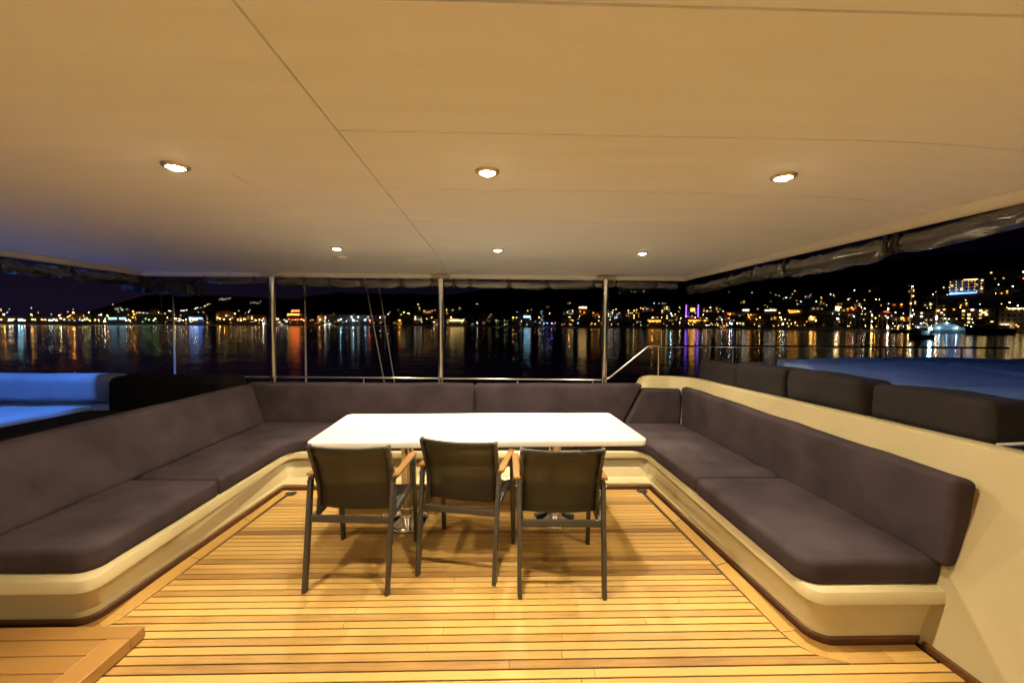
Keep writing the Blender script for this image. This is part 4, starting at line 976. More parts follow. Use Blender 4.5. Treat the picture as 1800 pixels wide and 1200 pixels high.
BUILDINGS=[
('pink long hall with a gabled end', -565.8, 861.9, 6.07, 35.7, 23.0, 33.28),
('low brown waterfront warehouse', -524.1, 881.8, 5.34, 48.2, 16.2, 30.73),
('white lit quay hall', -700.8, 753.6, 3.93, 12.0, 7.6, 42.92),
('second white lit quay hall', -691.1, 762.6, 4.1, 10.0, 7.7, 42.18),
('small orange lit tower house', -731.9, 717.0, 2.32, 9.5, 14.2, 45.59),
('green lit waterfront house', -720.8, 727.4, 2.5, 9.8, 12.4, 44.74),
('low bar with a blue light strip', -604.8, 827.7, 4.27, 22.0, 10.6, 36.16),
('long pale quayside store', -628.3, 803.2, 2.76, 19.9, 9.2, 38.03),
('dark hotel block on the shore', -688.3, 829.1, 15.2, 12.2, 12.9, 39.7),
('red lit rooftop restaurant', -455.0, 933.2, 8.93, 37.3, 15.8, 25.99),
('red sign pavilion', -487.1, 998.2, 24.87, 21.2, 11.2, 26.01),
('pale gabled chapel', -395.4, 933.5, 4.11, 19.2, 19.7, 22.96),
('long grey ferry terminal', -331.9, 957.0, 4.7, 119.1, 17.5, 19.12),
('white house at the terminal end', -266.6, 973.9, 5.26, 13.2, 17.8, 15.31),
('pale house under the pines', -187.9, 1008.0, 10.29, 19.6, 15.6, 10.56),
('house in the hillside pines', -177.1, 1090.5, 28.2, 24.3, 15.3, 9.22),
('yellow strip lit cafe', -87.8, 990.1, 5.17, 36.4, 11.2, 5.07),
('dim pair of flats', -11.9, 996.2, 7.13, 28.4, 22.6, 0.68),
('tall dim flats', -57.3, 997.1, 6.83, 22.6, 21.2, 3.29),
('dark shop with a blue white sign', 79.5, 982.8, 7.65, 30.9, 23.8, -4.63),
('yellow lit arch on the hill', 251.8, 1112.6, 46.15, 23.5, 9.5, -12.75),
('red fronted tavern', 234.6, 1032.5, 28.15, 20.3, 11.8, -12.8),
('grey house above the tavern', 199.9, 1053.2, 29.93, 26.8, 16.5, -10.75),
('orange corner house', 260.7, 998.2, 23.21, 20.9, 15.7, -14.64),
('pale terraced house', 285.6, 972.0, 20.06, 18.9, 20.9, -16.37),
('second pale terraced house', 300.5, 950.0, 17.05, 19.7, 21.8, -17.55),
('brown terraced flats', 323.4, 938.6, 17.03, 25.8, 23.0, -19.01),
('red lit flats', 361.0, 980.0, 29.13, 14.7, 18.4, -20.22),
('white hillside villa', 389.4, 994.9, 35.43, 25.6, 18.6, -21.38),
('orange lit beach bar', 350.5, 857.4, 4.92, 27.7, 12.4, -22.24),
('yellow lit upper flats', 417.5, 954.7, 31.6, 20.4, 17.9, -23.62),
('mauve beach flats', 381.9, 841.2, 6.29, 24.6, 19.5, -24.42),
('purple lit tower block', 438.9, 868.4, 19.24, 26.1, 30.2, -26.82),
('long mauve flats', 490.2, 888.0, 30.15, 44.4, 15.6, -28.9),
('orange beach restaurant', 421.9, 808.3, 6.43, 38.8, 10.7, -27.56),
('low red lit taverna', 497.2, 827.7, 21.29, 17.7, 12.2, -30.99),
('pale house beside the taverna', 510.6, 813.1, 21.07, 16.2, 13.2, -32.13),
('white strip lit house', 537.6, 835.1, 28.94, 14.5, 11.1, -32.78),
('salmon lit corner house', 507.2, 767.8, 13.46, 17.0, 16.9, -33.45),
('white villa with a lit terrace', 572.1, 807.3, 30.69, 21.4, 9.7, -35.32),
('orange lit castle wall', 577.3, 748.8, 25.59, 22.9, 12.3, -37.63),
('small red roofed house', 609.7, 736.0, 31.84, 8.4, 11.1, -39.64),
('yellow lit house', 618.0, 700.6, 30.6, 6.3, 10.7, -41.41),
('orange villa by the yellow house', 615.9, 667.7, 27.44, 10.3, 11.2, -42.69),
('dim villa high on the hill', 767.0, 782.7, 72.12, 21.7, 13.1, -44.42),
('square orange hotel front', 593.0, 586.6, 16.02, 6.8, 10.8, -45.31),
('long sloping orange roof house', 653.0, 628.3, 32.76, 13.7, 9.8, -46.11),
('orange gabled church hall', 606.1, 518.0, 12.5, 17.3, 19.6, -49.48),
('pale waterfront flats', 573.5, 510.3, 4.73, 26.7, 18.5, -48.34),
('cream stepped offices', 593.2, 473.3, 6.19, 27.4, 18.8, -51.41),
('lamp lit hotel with a blue terrace', 758.2, 621.4, 54.07, 36.4, 25.3, -50.66),
('dim brown hotel', 855.4, 655.1, 77.52, 31.5, 20.9, -52.55),
('white colonnade hotel', 588.3, 429.5, 2.21, 29.9, 22.2, -53.87)]
SHORE=[(-70,1000),(-45,950),(-20,930),(0,900),(20,850),(35,790),(45,700),(55,650),(75,600)]
# ------------------------------------------------------------------ far shore
ZS = -3.4
def shore(a):
    for (a0, d0), (a1, d1) in zip(SHORE, SHORE[1:]):
        if a0 <= a <= a1: return d0 + (d1 - d0) * (a - a0) / (a1 - a0)
    return SHORE[0][1] if a < 0 else SHORE[-1][1]
def ground(D, a):
    return ZS + 1.6 + .22 * max(0, D - shore(a) - 45)
# sea: one sheet, fine near, coarse far
def sea_mat():
    m, N, L, P = newmat('night_sea_water')
    P.inputs['Base Color'].default_value = (.0022, .002, .0035, 1)
    P.inputs['Roughness'].default_value = .12
    P.inputs['IOR'].default_value = 1.34
    g = N.new('ShaderNodeNewGeometry')
    n1 = N.new('ShaderNodeTexNoise'); n1.inputs['Scale'].default_value = .75; n1.inputs['Detail'].default_value = 4; n1.inputs['Roughness'].default_value = .55
    mp = N.new('ShaderNodeMapping'); mp.inputs['Scale'].default_value = (.55, 1.0, 1); mp.inputs['Rotation'].default_value = (0, 0, .2)
    L.new(g.outputs['Position'], mp.inputs['Vector']); L.new(mp.outputs[0], n1.inputs['Vector'])
    n2 = N.new('ShaderNodeTexNoise'); n2.inputs['Scale'].default_value = .11; n2.inputs['Detail'].default_value = 2
    L.new(mp.outputs[0], n2.inputs['Vector'])
    ad = N.new('ShaderNodeMath'); ad.operation = 'MULTIPLY_ADD'; ad.inputs[1].default_value = 2.2
    L.new(n2.outputs['Fac'], ad.inputs[0]); L.new(n1.outputs['Fac'], ad.inputs[2])
    bp = N.new('ShaderNodeBump'); bp.inputs['Strength'].default_value = 1.0; bp.inputs['Distance'].default_value = .028
    L.new(ad.outputs[0], bp.inputs['Height']); L.new(bp.outputs[0], P.inputs['Normal'])
    return m
mb = MB(); vs = []; fs = []
rr = [0, 8, 20, 40, 80, 160, 320, 640, 1300, 4000, 9000]; na = 48
for r_ in rr:
    for k in range(na):
        th = 2 * math.pi * k / na; vs.append((r_ * math.sin(th), r_ * math.cos(th), ZS))
for i in range(len(rr) - 1):
    for k in range(na):
        k2 = (k + 1) % na; fs.append([i * na + k, (i + 1) * na + k, (i + 1) * na + k2, i * na + k2])
mb.add(vs, fs); tag(mb.build('sea_water', sea_mat()), 'dark calm night water with long light reflections', 'water', kind='structure')
# land: quay, slope and hills
LAND = pm('dark_hillside', (.022, .024, .014), .95, var=.5, scale=.06)
QUAY = pm('stone_quay', (.16, .14, .12), .85, var=.25, scale=.3)
mb = MB(); vs = []; fs = []; mats = []
AZ = [-72 + 1.5 * k for k in range(97)]
def ridge(a):
    t = min(1, max(0, (a + 45) / 100.))
    lo = 110 + 220 * min(1, max(0, (a + 46) / 6.))
    return shore(a) + lo + 900 * t + min(1, lo / 330.) ** 2 * (130 * noise.noise(Vector((a * .09, 3, 1))) + 40 * noise.noise(Vector((a * .4, 8, 1))))
FR = [0, .001, 8, 30, 45, 70, 100, 140, 200, 280, 400, 550, 750, 1000, 1300, 1700]
for a in AZ:
    D0 = shore(a); th = R(a); Rg = ridge(a)
    for j, q in enumerate(FR):
        D = D0 + q
        z = ground(D, a) + (3.5 * noise.noise(Vector((D * .01, a * .3, 2))) if q > 100 else 0) - .25
        if D > Rg:
            z = min(z, ground(Rg, a) - (D - Rg) * .15)
        if j == 0: z = ZS - 2
        vs.append((D * math.sin(th), D * math.cos(th), z))
nf = len(FR)
for i in range(len(AZ) - 1):
    for j in range(nf - 1):
        fs.append([i * nf + j, (i + 1) * nf + j, (i + 1) * nf + j + 1, i * nf + j + 1]); mats.append(0 if j > 3 else 1)
mb.add(vs, fs, 0, True); mb.m = mats
tag(mb.build('hillside_terrain', [LAND, QUAY], doubles=False), 'dark hillside rising from a stone quay across the bay', 'hillside', kind='structure')

# ---- lamps
EC = {'o': (1, .40, .055), 'w': (1, .86, .62), 'c': (.35, .75, 1), 'y': (1, .66, .20), 'r': (1, .10, .03), 'g': (.35, .9, .25), 'v': (.26, .09, 1), 'b': (.10, .25, 1), 'p': (1, .55, .45)}
CN = {'o': 'orange', 'w': 'white', 'c': 'pale blue', 'y': 'yellow', 'r': 'red', 'g': 'green', 'v': 'violet', 'b': 'blue', 'p': 'pink'}
ZN = ['outside the first post', 'between first and middle posts', 'between middle and last posts', 'beyond the sloping handrail', 'above the dark bolsters', 'behind the moored yachts']
EB = 66
_em = {}
def em(c, s):
    b = min((.3, .5, .8, 1.2, 1.8, 2.6), key=lambda q: abs(q - s))
    k = (c, b)
    if k not in _em: _em[k] = emit('lamp_glow_' + CN[c].replace(' ', '_'), EC[c], EB * b ** 1.35)
    return _em[k]
def ico(mb, c, r, mat):
    bm = bmesh.new(); bmesh.ops.create_icosphere(bm, subdivisions=1, radius=r)
    bm.verts.index_update()
    mb.add([v.co + Vector(c) for v in bm.verts], [[v.index for v in f.verts] for f in bm.faces], mat, True); bm.free()
for (X, Y, Z, h, c, s, zi, hill) in LAMPS:
    m = MB()
    m.tube([(0, 0, -.5), (0, 0, h - .3)], [.12, .07], n=5)
    rad = .33 + .12 * min(s, 2)
    m.lathe([(rad * .5, h + rad * .9), (.05, h + rad * 1.25)], n=6)
    ico(m, (0, 0, h), rad, 1)
    o = m.build('street_lamp', [ALUD, em(c, s)], None, doubles=False, autosm=False); o.location = (X, Y, Z)
    a = 'an' if CN[c][0] in 'aeiou' else 'a'
    pl = 'up the dark hillside' if hill else 'on the waterline'
    tag(o, f'far {CN[c]} lamp {pl} {ZN[zi]}', 'lamp', f'{CN[c]} far lamps {pl} {ZN[zi]}')
rf_ = random.Random(77)
for _ in range(260):
    px = rf_.choice((rf_.uniform(0, 470), rf_.uniform(480, 1060), rf_.uniform(1060, 1800), rf_.uniform(1060, 1800)))
    a = math.degrees(math.atan((px - 884.5) / 700.)) + 1.5
    D = shore(a) + (rf_.uniform(10, 60) if rf_.random() < .55 else rf_.uniform(60, 330 if px > 1000 else 150))
    FAINT.append((D * math.sin(R(a)), D * math.cos(R(a)), ground(D, a), rf_.uniform(4, 7), rf_.choice('oooowwyyycp'), .3))
m = MB(); cols = sorted(set(t[4] for t in FAINT))
for (X, Y, Z, h, c, s) in FAINT:
    m.tube([(X, Y, Z - .5), (X, Y, Z + h)], .08, n=4); ico(m, (X, Y, Z + h), .3, 1 + cols.index(c))
tag(m.build('faint_distant_lamps', [ALUD] + [em(c, .3) for c in cols], None, doubles=False, autosm=False), 'the faintest scattered far lamps across the hillside', 'distant lamps', kind='stuff')

# ---- buildings
WIN = {}
def glowmat(c, s):
    k = (c, s)
    if k not in WIN: WIN[k] = emit('building_glow_' + CN[c].replace(' ', '_'), EC[c], s)  # shared by windows, signs, light strips and self glowing wall panels
    return WIN[k]
DARKWIN = pm('dark_window_glass', (.01, .012, .016), .15, var=.2, scale=1)
WALLS = {k: pm('render_' + k, v, .85, var=.12, scale=.4) for k, v in {'white': (.42, .40, .37), 'grey': (.2, .2, .2), 'orange': (.34, .17, .07), 'red': (.3, .1, .07), 'pink': (.28, .18, .15), 'brown': (.16, .11, .07), 'cream': (.32, .27, .19), 'purple': (.18, .14, .24), 'stone': (.3, .22, .14)}.items()}
ROOFT = pm('clay_roof_tiles', (.30, .11, .06), .85, var=.3, scale=1.2)
ROOFD = pm('flat_roof_gravel', (.12, .11, .10), .9, var=.3, scale=1)
def wallkey(nm):
    for k, v in (('purple', 'purple'), ('mauve', 'purple'), ('salmon', 'pink'), ('pink', 'pink'), ('orange', 'orange'), ('red', 'red'), ('brown', 'brown'), ('castle', 'stone'), ('white', 'white'), ('pale', 'white'), ('grey', 'grey'), ('cream', 'cream'), ('yellow', 'cream')):
        if k in nm: return v
    return 'brown' if 'dark' in nm or 'dim' in nm else 'cream'
_wm = {}
def winmesh(w, h):
    k = (round(w, 1), round(h, 1))
    if k not in _wm:
        m = MB(); m.box((0, 0, 0), (k[0], .3, k[1])); 
        me = bpy.data.meshes.new('window'); me.from_pydata(m.v, [], m.f); me.materials.append(None)
        _wm[k] = me
    return _wm[k]
BN = {}
for (nm, X, Y, Z, w, h, rz) in BUILDINGS:
    rnd = random.Random(nm)
    t = empty('waterfront_building' if Z < 12 else 'hillside_house', (X, Y, Z), R(rz), label=nm + ' across the bay', cat='building')
    if not any(k in nm for k in ('house', 'villa', 'flats')): t.name = 'waterfront_building'
    BN[nm] = t
    dp = max(6, min(14, w * .6))
    pitched = any(k in nm for k in ('gable', 'roofed', 'sloping', 'villa', 'house', 'taverna', 'chapel', 'castle')) and 'terminal' not in nm and 'blue' not in nm
    m = MB()
    wk = wallkey(nm)
    hh = h * (.78 if pitched else 1)
    m.box((0, dp / 2, hh / 2), (w, dp, hh))
    m.build('wall', WALLS[wk], t)
    m = MB()
    if pitched:
        rv = [(-w / 2 - .4, -.5, hh), (w / 2 + .4, -.5, hh), (w / 2 + .4, dp + .5, hh), (-w / 2 - .4, dp + .5, hh)]
        if 'gable' in nm or 'church' in nm:
            rv += [(0, -.5, h), (0, dp + .5, h)]; rf = [[0, 1, 4], [1, 2, 5, 4], [2, 3, 5], [3, 0, 4, 5], [0, 3, 2, 1]]
        else:
            rv += [(-w / 2 + 1.5, dp / 2, h), (w / 2 - 1.5, dp / 2, h)]; rf = [[0, 1, 5, 4], [1, 2, 5], [2, 3, 4, 5], [3, 0, 4], [0, 3, 2, 1]]
        m.add(rv, rf); m.build('roof', ROOFT, t)
    else:
        m.box((0, dp / 2, hh + .25), (w + .6, dp + .6, .5)); m.box((w * .2, dp / 2, hh + 1.2), (2.5, 2.5, 1.6)); m.build('roof', ROOFD, t)
    lit = 'dim' not in nm and 'dark' not in nm
    wc = 'o' if 'orange' in nm or 'red' in nm or 'salmon' in nm else ('w' if 'white' in nm or 'pale' in nm or 'grey' in nm else 'y')
    if 'purple' in nm: wc = 'v'
    fl = max(1, min(4, int(hh / 3.6))); nc = max(2, min(7, int(w / 4.2)))
    if 'terminal' in nm: nc, fl = 16, 2; lit = False
    if 'hotel' in nm: nc, fl = 7, 4
    ww = w / nc * .45; wh = hh / fl * .42
    for j in range(fl):
        for i in range(nc):
            on = rnd.random() < (.34 if lit else .10)
            if 'colonnade' in nm: on = j == 0 or rnd.random() < .15
            if not on and rnd.random() < .35 and 'colonnade' not in nm: continue
            me = winmesh(ww, wh)
            o = bpy.data.objects.new('window', me); COL.objects.link(o); o.parent = t
            o.location = (-w / 2 + (i + .5) * w / nc, -.05, (j + .55) * hh / fl)
            o.material_slots[0].link = 'OBJECT'
            o.material_slots[0].material = glowmat(wc, rnd.choice((.4, 1.2, 3.2)) * (1.0 if lit else .5)) if on else DARKWIN
    def strip(name, c, s, x0, x1, z0, z1, y0=-.5, d=.3):
        m = MB(); m.box(((x0 + x1) / 2, y0, (z0 + z1) / 2), (x1 - x0, d, z1 - z0)); return m.build(name, glowmat(c, round(s * .5, 2)), t)
    if 'blue light strip' in nm: strip('light_strip', 'b', 14, -w / 2, w / 2, h * .55, h * .72); strip('sign', 'c', 10, -3, 3, h * .3, h * .5)
    if 'red sign' in nm: strip('sign', 'r', 9, -w * .4, w * .4, hh * .55, hh * .9)
    if 'rooftop restaurant' in nm: strip('awning_light', 'o', 6, -w * .45, w * .2, hh * .75, hh * .95)
    if 'yellow strip lit' in nm: strip('light_strip', 'y', 6, -w / 2, w * .4, h * .45, h * .7)
    if 'blue white sign' in nm: strip('sign', 'c', 10, -w * .1, w * .4, h * .55, h * .68)
    if 'arch on the hill' in nm: strip('glowing_arch', 'y', 8, -w * .45, w * .45, h * .4, h * .75)  # arch glows by itself in place of lamp light on it
    if 'quay hall' in nm: strip('glowing_front', 'c', 3.5, -w * .45, w * .45, h * .45, h * .8)  # front panel glows in place of lamp light on the wall
    if 'blue terrace' in nm:
        strip('glowing_terrace', 'b', 7, -w / 2, w * .3, .3, 4.2, -4, 5);  # terrace box glows blue instead of taking lamp light
        for i in range(6):
            for q in (.32, .5, .68, .86): strip('balcony_light', 'y' if i < 3 else 'o', 5, -w / 2 + i * w * .18, -w / 2 + i * w * .18 + .8, h * q, h * q + .9)
        strip('roof_light', 'y', 5, -w * .1, w * .3, h * .95, h * 1.0)
    if 'white strip lit' in nm: strip('light_strip', 'w', 7, -w * .4, w * .4, h * .6, h * .8)
    if 'lit terrace' in nm: strip('terrace_light', 'w', 5, -w * .5, w * .4, h * .4, h * .55)
    if 'castle' in nm: strip('glowing_niche', 'o', 2.5, -w * .35, w * .35, h * .2, h * .55)  # glowing panel stands for floodlight on the stone
    if 'beach bar' in nm or 'beach restaurant' in nm: strip('light_strip', 'o', 3, -w * .48, w * .48, h * .5, h * .75)
    if 'square orange' in nm: strip('glowing_front', 'r', 4, -w * .45, w * .45, h * .1, h * .9)  # whole front glows, the light on it made as an emitting panel
    if 'yellow lit house' in nm: strip('glowing_front', 'y', 7, -w * .45, w * .45, h * .1, h * .75)  # emitting panel stands in for the lamp light on this front
    if 'tower block' in nm:
        for q in (-.5, .42): strip('light_column', 'v', 5, w * q, w * q + 2.0, h * .08, h * .98)
        strip('glowing_arch', 'o', 8, -w * .12, w * .2, h * .5, h * .72)  # orange light in the arch made as a glowing panel
    if 'colonnade' in nm:
        for i in range(8):
            m = MB(); m.box((-w / 2 + (i + .02) * w / 7.6, -.9, h * .5), (1.0, 1.0, h)); m.build('column', WALLS['white'], t)
        strip('roof_light', 'y', 14, -w * .3, w * .5, h * .94, h * .99)
        for i in range(7): strip('uplight', 'y', 90, -w / 2 + (i + .5) * w / 7.6 - .6, -w / 2 + (i + .5) * w / 7.6 + .6, .4, 1.5, -2.2)
    if 'chapel' in nm:
        m = MB(); m.box((0, .5, h + 1.2), (1.6, 1.6, 2.6)); m.build('belfry', WALLS['white'], t)
    if 'stepped offices' in nm: strip('roof_lamp', 'w', 12, -w * .2, -w * .12, h * .92, h * .98); strip('roof_lamp', 'y', 12, w * .12, w * .24, h * .74, h * .8)

# ---- small houses up the slope, each a copy of one of three
def house_proto(seed, w, d, h, wk, wc):
    t = empty('small_hill_house', (0, 0, 0)); rnd = random.Random(seed)
    m = MB(); m.box((0, d / 2, h / 2 - .5), (w, d, h + 1)); m.build('wall', WALLS[wk], t)
    m = MB(); rv = [(-w / 2 - .4, -.5, h), (w / 2 + .4, -.5, h), (w / 2 + .4, d + .5, h), (-w / 2 - .4, d + .5, h), (-w / 2 + 1.5, d / 2, h + 2), (w / 2 - 1.5, d / 2, h + 2)]
    m.add(rv, [[0, 1, 5, 4], [1, 2, 5], [2, 3, 4, 5], [3, 0, 4], [0, 3, 2, 1]]); m.build('roof', ROOFT, t)
    for k in range(4):
        o = bpy.data.objects.new('window', winmesh(1.3, 1.4)); COL.objects.link(o); o.parent = t
        o.location = (-w / 2 + (k % 2 + .5) * w / 2, -.05, h * (.28 if k < 2 else .72)); o.material_slots[0].link = 'OBJECT'
        o.material_slots[0].material = glowmat(wc, rnd.choice((.9, 1.8, 3.2))) if rnd.random() < .6 else DARKWIN
    return t
HP = [house_proto(1, 11, 8, 6, 'white', 'y'), house_proto(2, 9, 8, 6.5, 'pink', 'o'), house_proto(6, 13, 9, 7, 'cream', 'w'), house_proto(9, 10, 8, 6, 'white', 'o')]
HN = ['small white house with yellow windows', 'small pink house with orange windows', 'small cream house with white windows', 'small white house with orange windows']
rh = random.Random(31); hu = set()
for q in range(58):
    px = rh.uniform(690, 1060) if q < 12 else rh.uniform(1066, 1800)
    a = math.degrees(math.atan((px - 884.5) / 700.)) + 1.5
    D = shore(a) + (rh.uniform(25, 130) if rh.random() < .6 else rh.uniform(130, 360)); k = rh.randrange(4)
    t = HP[k] if k not in hu else copy_tree(HP[k]); hu.add(k)
    t.location = (D * math.sin(R(a)), D * math.cos(R(a)), ground(D, a)); t.rotation_euler = (0, 0, R(-a + rh.uniform(-18, 18)))
    zi = [i for i, z_ in enumerate((478, 775, 1062, 1225, 1500, 1900)) if px < z_][0]
    tag(t, f'{HN[k]} on the slope {ZN[zi]}', 'house', f'{HN[k].replace("house", "houses")} on the slope {ZN[zi]}')

# ---- statue-like white tower on the quay
def at(px_az, D): return Vector((D * math.sin(R(px_az)), D * math.cos(R(px_az)), 0))
def azp(px): return math.degrees(math.atan((px - 884.5) / 700.)) + 1.5
c = at(azp(467), shore(azp(467)) + 20); c.z = ZS + 1.2
t = empty('harbour_beacon', c, label='small white lit beacon tower on the quay beside the first steel post', cat='beacon')
m = MB(); m.lathe([(3.2, 0), (2.4, 8), (1.8, 14), (.3, 19)], n=10); m.build('tower', WALLS['white'], t)
m = MB(); ico(m, (-2, -5, 3), .8, 0); m.build('foot_lamp', em('w', 1.2), t)

# ---- trees
LEAF = pm('dark_pine_foliage', (.035, .05, .022), .9, var=.5, scale=.8)
BARK = pm('bark', (.07, .05, .035), .9, var=.3, scale=3)
def tree_proto(seed, h, w, conic):
    rnd = random.Random(seed)
    t = empty('shore_tree', (0, 0, 0))
    m = MB(); m.tube([(0, 0, -1), (.1, 0, h * .3), (.0, .2, h * .8)], [.35, .25, .06], n=6)
    for k in range(5):
        a = rnd.random() * 6.28; z = h * (.3 + .1 * k); m.tube([(0, 0, z), (math.cos(a) * w * .3, math.sin(a) * w * .3, z + h * .12)], [.12, .04], n=4)
    m.build('trunk', BARK, t)
    m = MB()
    cl = [(Vector((rnd.gauss(0, w * .22), rnd.gauss(0, w * .22), h * rnd.uniform(.38, .92))), rnd.uniform(.18, .34) * w) for _ in range(11)]
    for _ in range(420):
        c, r_ = rnd.choice(cl)
        f = 1 - .55 * max(0, (c.z / h - .4)) if not conic else 1.25 - c.z / h
        p = c + Vector((rnd.gauss(0, 1), rnd.gauss(0, 1), rnd.gauss(0, .8))) * r_ * .55 * f
        s = rnd.uniform(.35, .85)
        u = Vector((rnd.gauss(0, 1), rnd.gauss(0, 1), rnd.gauss(0, 1))).normalized(); v = u.orthogonal()
        m.add([p + u * s, p + v * s * .7, p - u * s, p - v * s * .7], [[0, 1, 2, 3]])
    m.build('crown', LEAF, t, doubles=False, autosm=False)
    return t
protos = [tree_proto(1, 15, 10, False), tree_proto(2, 11, 9, False), tree_proto(3, 17, 7, True)]
TR = [(370, 12, 0), (376, 14, 0), (366, 30, 2), (383, 40, 1), (262, 20, 1), (270, 26, 0), (690, 60, 0), (697, 30, 2), (712, 26, 0), (716, 70, 0), (724, 50, 2), (747, 60, 0), (753, 24, 1), (770, 50, 2), (781, 30, 0), (826, 26, 1), (843, 40, 0), (880, 20, 0), (896, 18, 1), (920, 44, 2), (940, 26, 0), (960, 40, 0), (978, 22, 1), (985, 60, 0),
      (1012, 30, 1), (1030, 26, 0), (1098, 16, 1), (1105, 20, 0), (1122, 18, 1), (1135, 40, 0), (1165, 12, 1), (1233, 60, 0), (1245, 50, 1), (1262, 40, 0), (1272, 70, 2), (1300, 50, 1), (1340, 30, 0), (1352, 24, 1), (1358, 60, 0), (1390, 24, 1), (1404, 20, 0), (1419, 15, 1), (1431, 13, 1), (1440, 22, 0), (1457, 40, 1), (1482, 44, 0), (1510, 50, 1), (1530, 60, 0), (1690, 80, 0), (1722, 70, 1), (1727, 120, 0), (1735, 100, 2), (1742, 110, 1)]
used = set()
for (px, dd, k) in TR:
    a = azp(px); D = shore(a) + dd
    t = protos[k] if k not in used else copy_tree(protos[k]); used.add(k)
    t.location = (D * math.sin(R(a)), D * math.cos(R(a)), ground(D, a)); t.rotation_euler = (0, 0, random.random() * 6.28); s = random.uniform(.75, 1.15); t.scale = (s, s, s * random.uniform(.9, 1.15))
    zi = [i for i, q in enumerate((478, 775, 1062, 1225, 1500, 1900)) if px < q][0]
    kd = ['broad dark tree', 'small bushy dark tree', 'tall narrow dark conifer'][k]
    tag(t, f'{kd} among the far lamps {ZN[zi]}', 'tree', f'{kd}s among the far lamps {ZN[zi]}')

# ---- boats
HULLD = pm('dark_painted_hull', (.012, .014, .018), .25, var=.1, scale=1, coat=.5)
HULLW = pm('white_painted_hull', (.7, .7, .7), .3, var=.04, scale=1)
def boat(name, px, D, Ln, head, hullm, label, beam=.24, fb=.1, cabin=None, masts=(), lamps=(), cat='boat', group=None, wl=None):
    a = azp(px); c = at(a, D); c.z = ZS
    t = empty(name, c, R(head), label=label, cat=cat, group=group)
    m = MB(); n = 14; vs = []; fs = []
    for i in range(n + 1):
        u = i / n; x = (u - .5) * Ln
        wv = Ln * beam * .5 * (1 - max(0, (u - .45) / .55) ** 2.2) * (.82 + .18 * min(1, u * 4))
        z1 = Ln * fb * (1 + .45 * max(0, u - .5) ** 1.5 * 2)
        vs += [(x - (.04 * Ln * u), -wv * .72, -.8), (x, -wv, z1), (x, wv, z1), (x - (.04 * Ln * u), wv * .72, -.8)]
    for i in range(n):
        for k in range(3): fs.append([i * 4 + k, i * 4 + k + 1, i * 4 + k + 5, i * 4 + k + 4])
    fs += [[0, 1, 2, 3], [n * 4, n * 4 + 1, n * 4 + 2, n * 4 + 3]]
    m.add(vs, fs, 0, False); m.build('hull', hullm, t)
    if cabin:
        m = MB(); z = Ln * fb * 1.05
        for (x0, x1, hh, wf) in cabin:
            bm = bmesh.new(); bmesh.ops.create_cube(bm, size=1)
            for v in bm.verts:
                top = v.co.z > 0
                xx_ = (x0 if v.co.x < 0 else x1) * Ln
                if top and v.co.x > 0: xx_ -= hh * .8
                v.co = Vector((xx_, v.co.y * Ln * beam * wf, z + (hh if top else 0)))
            bm.verts.index_update(); m.add([v.co for v in bm.verts], [[v.index for v in f.verts] for f in bm.faces]); bm.free()
            z += hh - .05
        m.build('cabin', HULLW if hullm is HULLW else WALLS['cream'], t)
    for (x, hh, cs) in masts:
        m = MB(); r_ = max(.16, hh * .011); m.tube([(x * Ln, 0, .5), (x * Ln, 0, hh)], [r_, r_ * .6], n=8)
        m.tube([(x * Ln - 1.5, 0, 2.6), (x * Ln - Ln * .33, 0, 2.8)], r_ * .8, n=6)
        mo = m.build('mast', MASTW, t)
        for q in cs:
            m = MB(); m.tube([(x * Ln, -hh * .07, hh * q), (x * Ln, hh * .07, hh * q)], r_ * .45, n=6); m.build('crosstree', MASTW, mo)
    for (x, y_, z, c_, s) in lamps:
        if 90 < head < 270: y_ = -y_
        m = MB(); ico(m, (x * Ln, y_, z), .35 + .12 * s, 0); m.build('deck_lamp', em(c_, s), t)
    return t
boat('moored_motor_boat', 1616, 250, 17, 200, HULLD, 'dark hulled motor boat at anchor with a white bow light', beam=.27, fb=.11, cabin=[(-.3, .12, 1.6, .5)], lamps=[(-.28, -1.5, 4.6, 'c', 1.8)])
boat('moored_yacht', 1632, 560, 34, -40, HULLW, 'brightly lit white yacht behind the dark motor boat', fb=.075, cabin=[(-.35, .22, 2.4, .7), (-.28, .08, 2.2, .5)], lamps=[(.0, -5.5, 4.5, 'c', .5), (-.3, -5.5, 4.5, 'c', .8), (.25, -5, 5, 'c', .3)])
boat('moored_yacht', 1671, 545, 36, -35, HULLW, 'larger brightly lit white yacht nearest the orange church hall', fb=.085, cabin=[(-.38, .25, 2.6, .7), (-.3, .12, 2.4, .55), (-.22, .0, 1.6, .3)], lamps=[(.05, -6, 5, 'c', .8), (-.25, -6, 5, 'c', .8), (.3, -5, 6, 'c', .5), (-.1, -3.5, 9.5, 'c', .5)])
boat('moored_gulet', 1602, 545, 38, 170, HULLD, 'dark two level gulet with the tallest lit mast', fb=.07, cabin=[(-.3, .1, 2.2, .5)], masts=[(.05, 58, (.50, .78))], lamps=[(.04, -1.2, 16, 'w', 1.2), (.1, -1.2, 5, 'y', .8), (-.1, -2, 5, 'w', .5), (.05, -1.2, 44, 'o', .8), (.07, -1.2, 28, 'o', .5), (.03, -1.5, 35, 'o', .5)], cat='sailing boat')
boat('moored_gulet', 1647, 590, 34, 160, HULLD, 'dark gulet with a shorter lit mast beside the pale flats', fb=.07, cabin=[(-.3, .1, 2.2, .5)], masts=[(.05, 44, (.55,))], lamps=[(.05, -1.2, 14, 'w', 1.2), (.02, -1.4, 22, 'o', .8), (.05, -1.2, 5, 'w', .8)], cat='sailing boat')
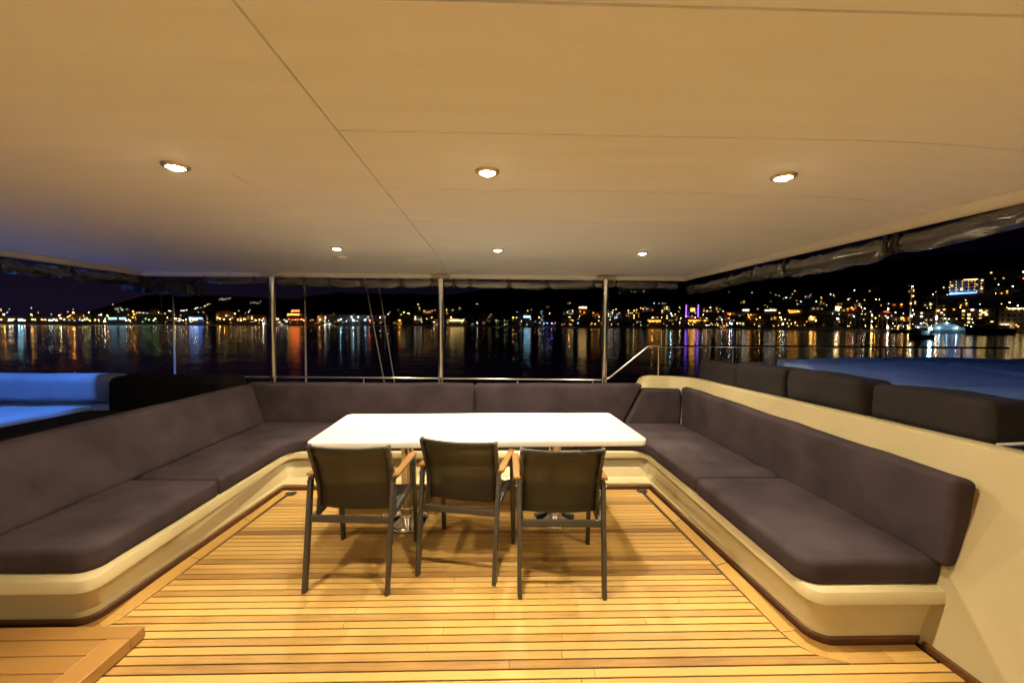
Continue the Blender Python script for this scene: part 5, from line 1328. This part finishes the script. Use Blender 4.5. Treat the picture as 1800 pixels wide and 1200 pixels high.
boat('moored_sailing_boat', 1533, 640, 22, 175, HULLW, 'white sailing boat with a lamp lit mast at the pontoon end', fb=.08, cabin=[(-.2, .1, 1.1, .4)], masts=[(.08, 26, (.6,))], lamps=[(.06, -1.2, 5, 'y', 1.2), (.08, -1, 12, 'y', .8), (.08, -.9, 19, 'y', .5)], cat='sailing boat')
boat('moored_sailing_boat', 1561, 630, 24, 175, HULLW, 'white sailing boat with a taller pale mast by the square orange hotel', fb=.08, cabin=[(-.2, .1, 1.1, .4)], masts=[(.08, 32, (.5, .75))], lamps=[(.06, -1.2, 5, 'w', 1.2), (.08, -.9, 16, 'w', .8), (.08, -.9, 26, 'w', .8)], cat='sailing boat')
for i, px in enumerate((1474, 1482, 1489, 1496, 1504, 1512, 1521, 1544, 1552, 1576, 1586)):
    boat('small_sailing_boat', px, 650 + 7 * (i % 3), 13, 178 + 4 * (i % 4), HULLW, 'small dim sailing boat in the row along the dark pontoon', fb=.09, cabin=[(-.2, .1, .9, .4)], masts=[(.08, 17 + (i * 5) % 6, ())], cat='sailing boat', group='small sailing boats along the dark pontoon')
boat('moored_motor_boat', 1735, 520, 44, 185, HULLD, 'long unlit dark motor yacht in front of the cream offices', fb=.11, cabin=[(-.35, .2, 2.6, .7)])
boat('moored_motor_boat', 497, 900, 20, 170, HULLW, 'small white boat at the quay below the red restaurant', fb=.09, cabin=[(-.2, .15, 2, .6)], lamps=[(0, -3.5, 4, 'w', .5)])
boat('moored_motor_boat', 575, 900, 30, 185, HULLW, 'white excursion boat at the end of the grey terminal', fb=.08, cabin=[(-.4, .2, 2.4, .8), (-.3, .1, 2.2, .6)], lamps=[(.1, -5, 4, 'w', .8), (-.2, -5, 4, 'w', .5)])
# pontoon
m = MB(); a0, a1 = at(azp(1462), 668), at(azp(1598), 640)
m.bar((a0.x, a0.y, ZS + .45), (a1.x, a1.y, ZS + .45), 3.2, 1.4)
tag(m.build('floating_pontoon', BARK), 'long low dark pontoon with small sailing boats', 'pontoon')
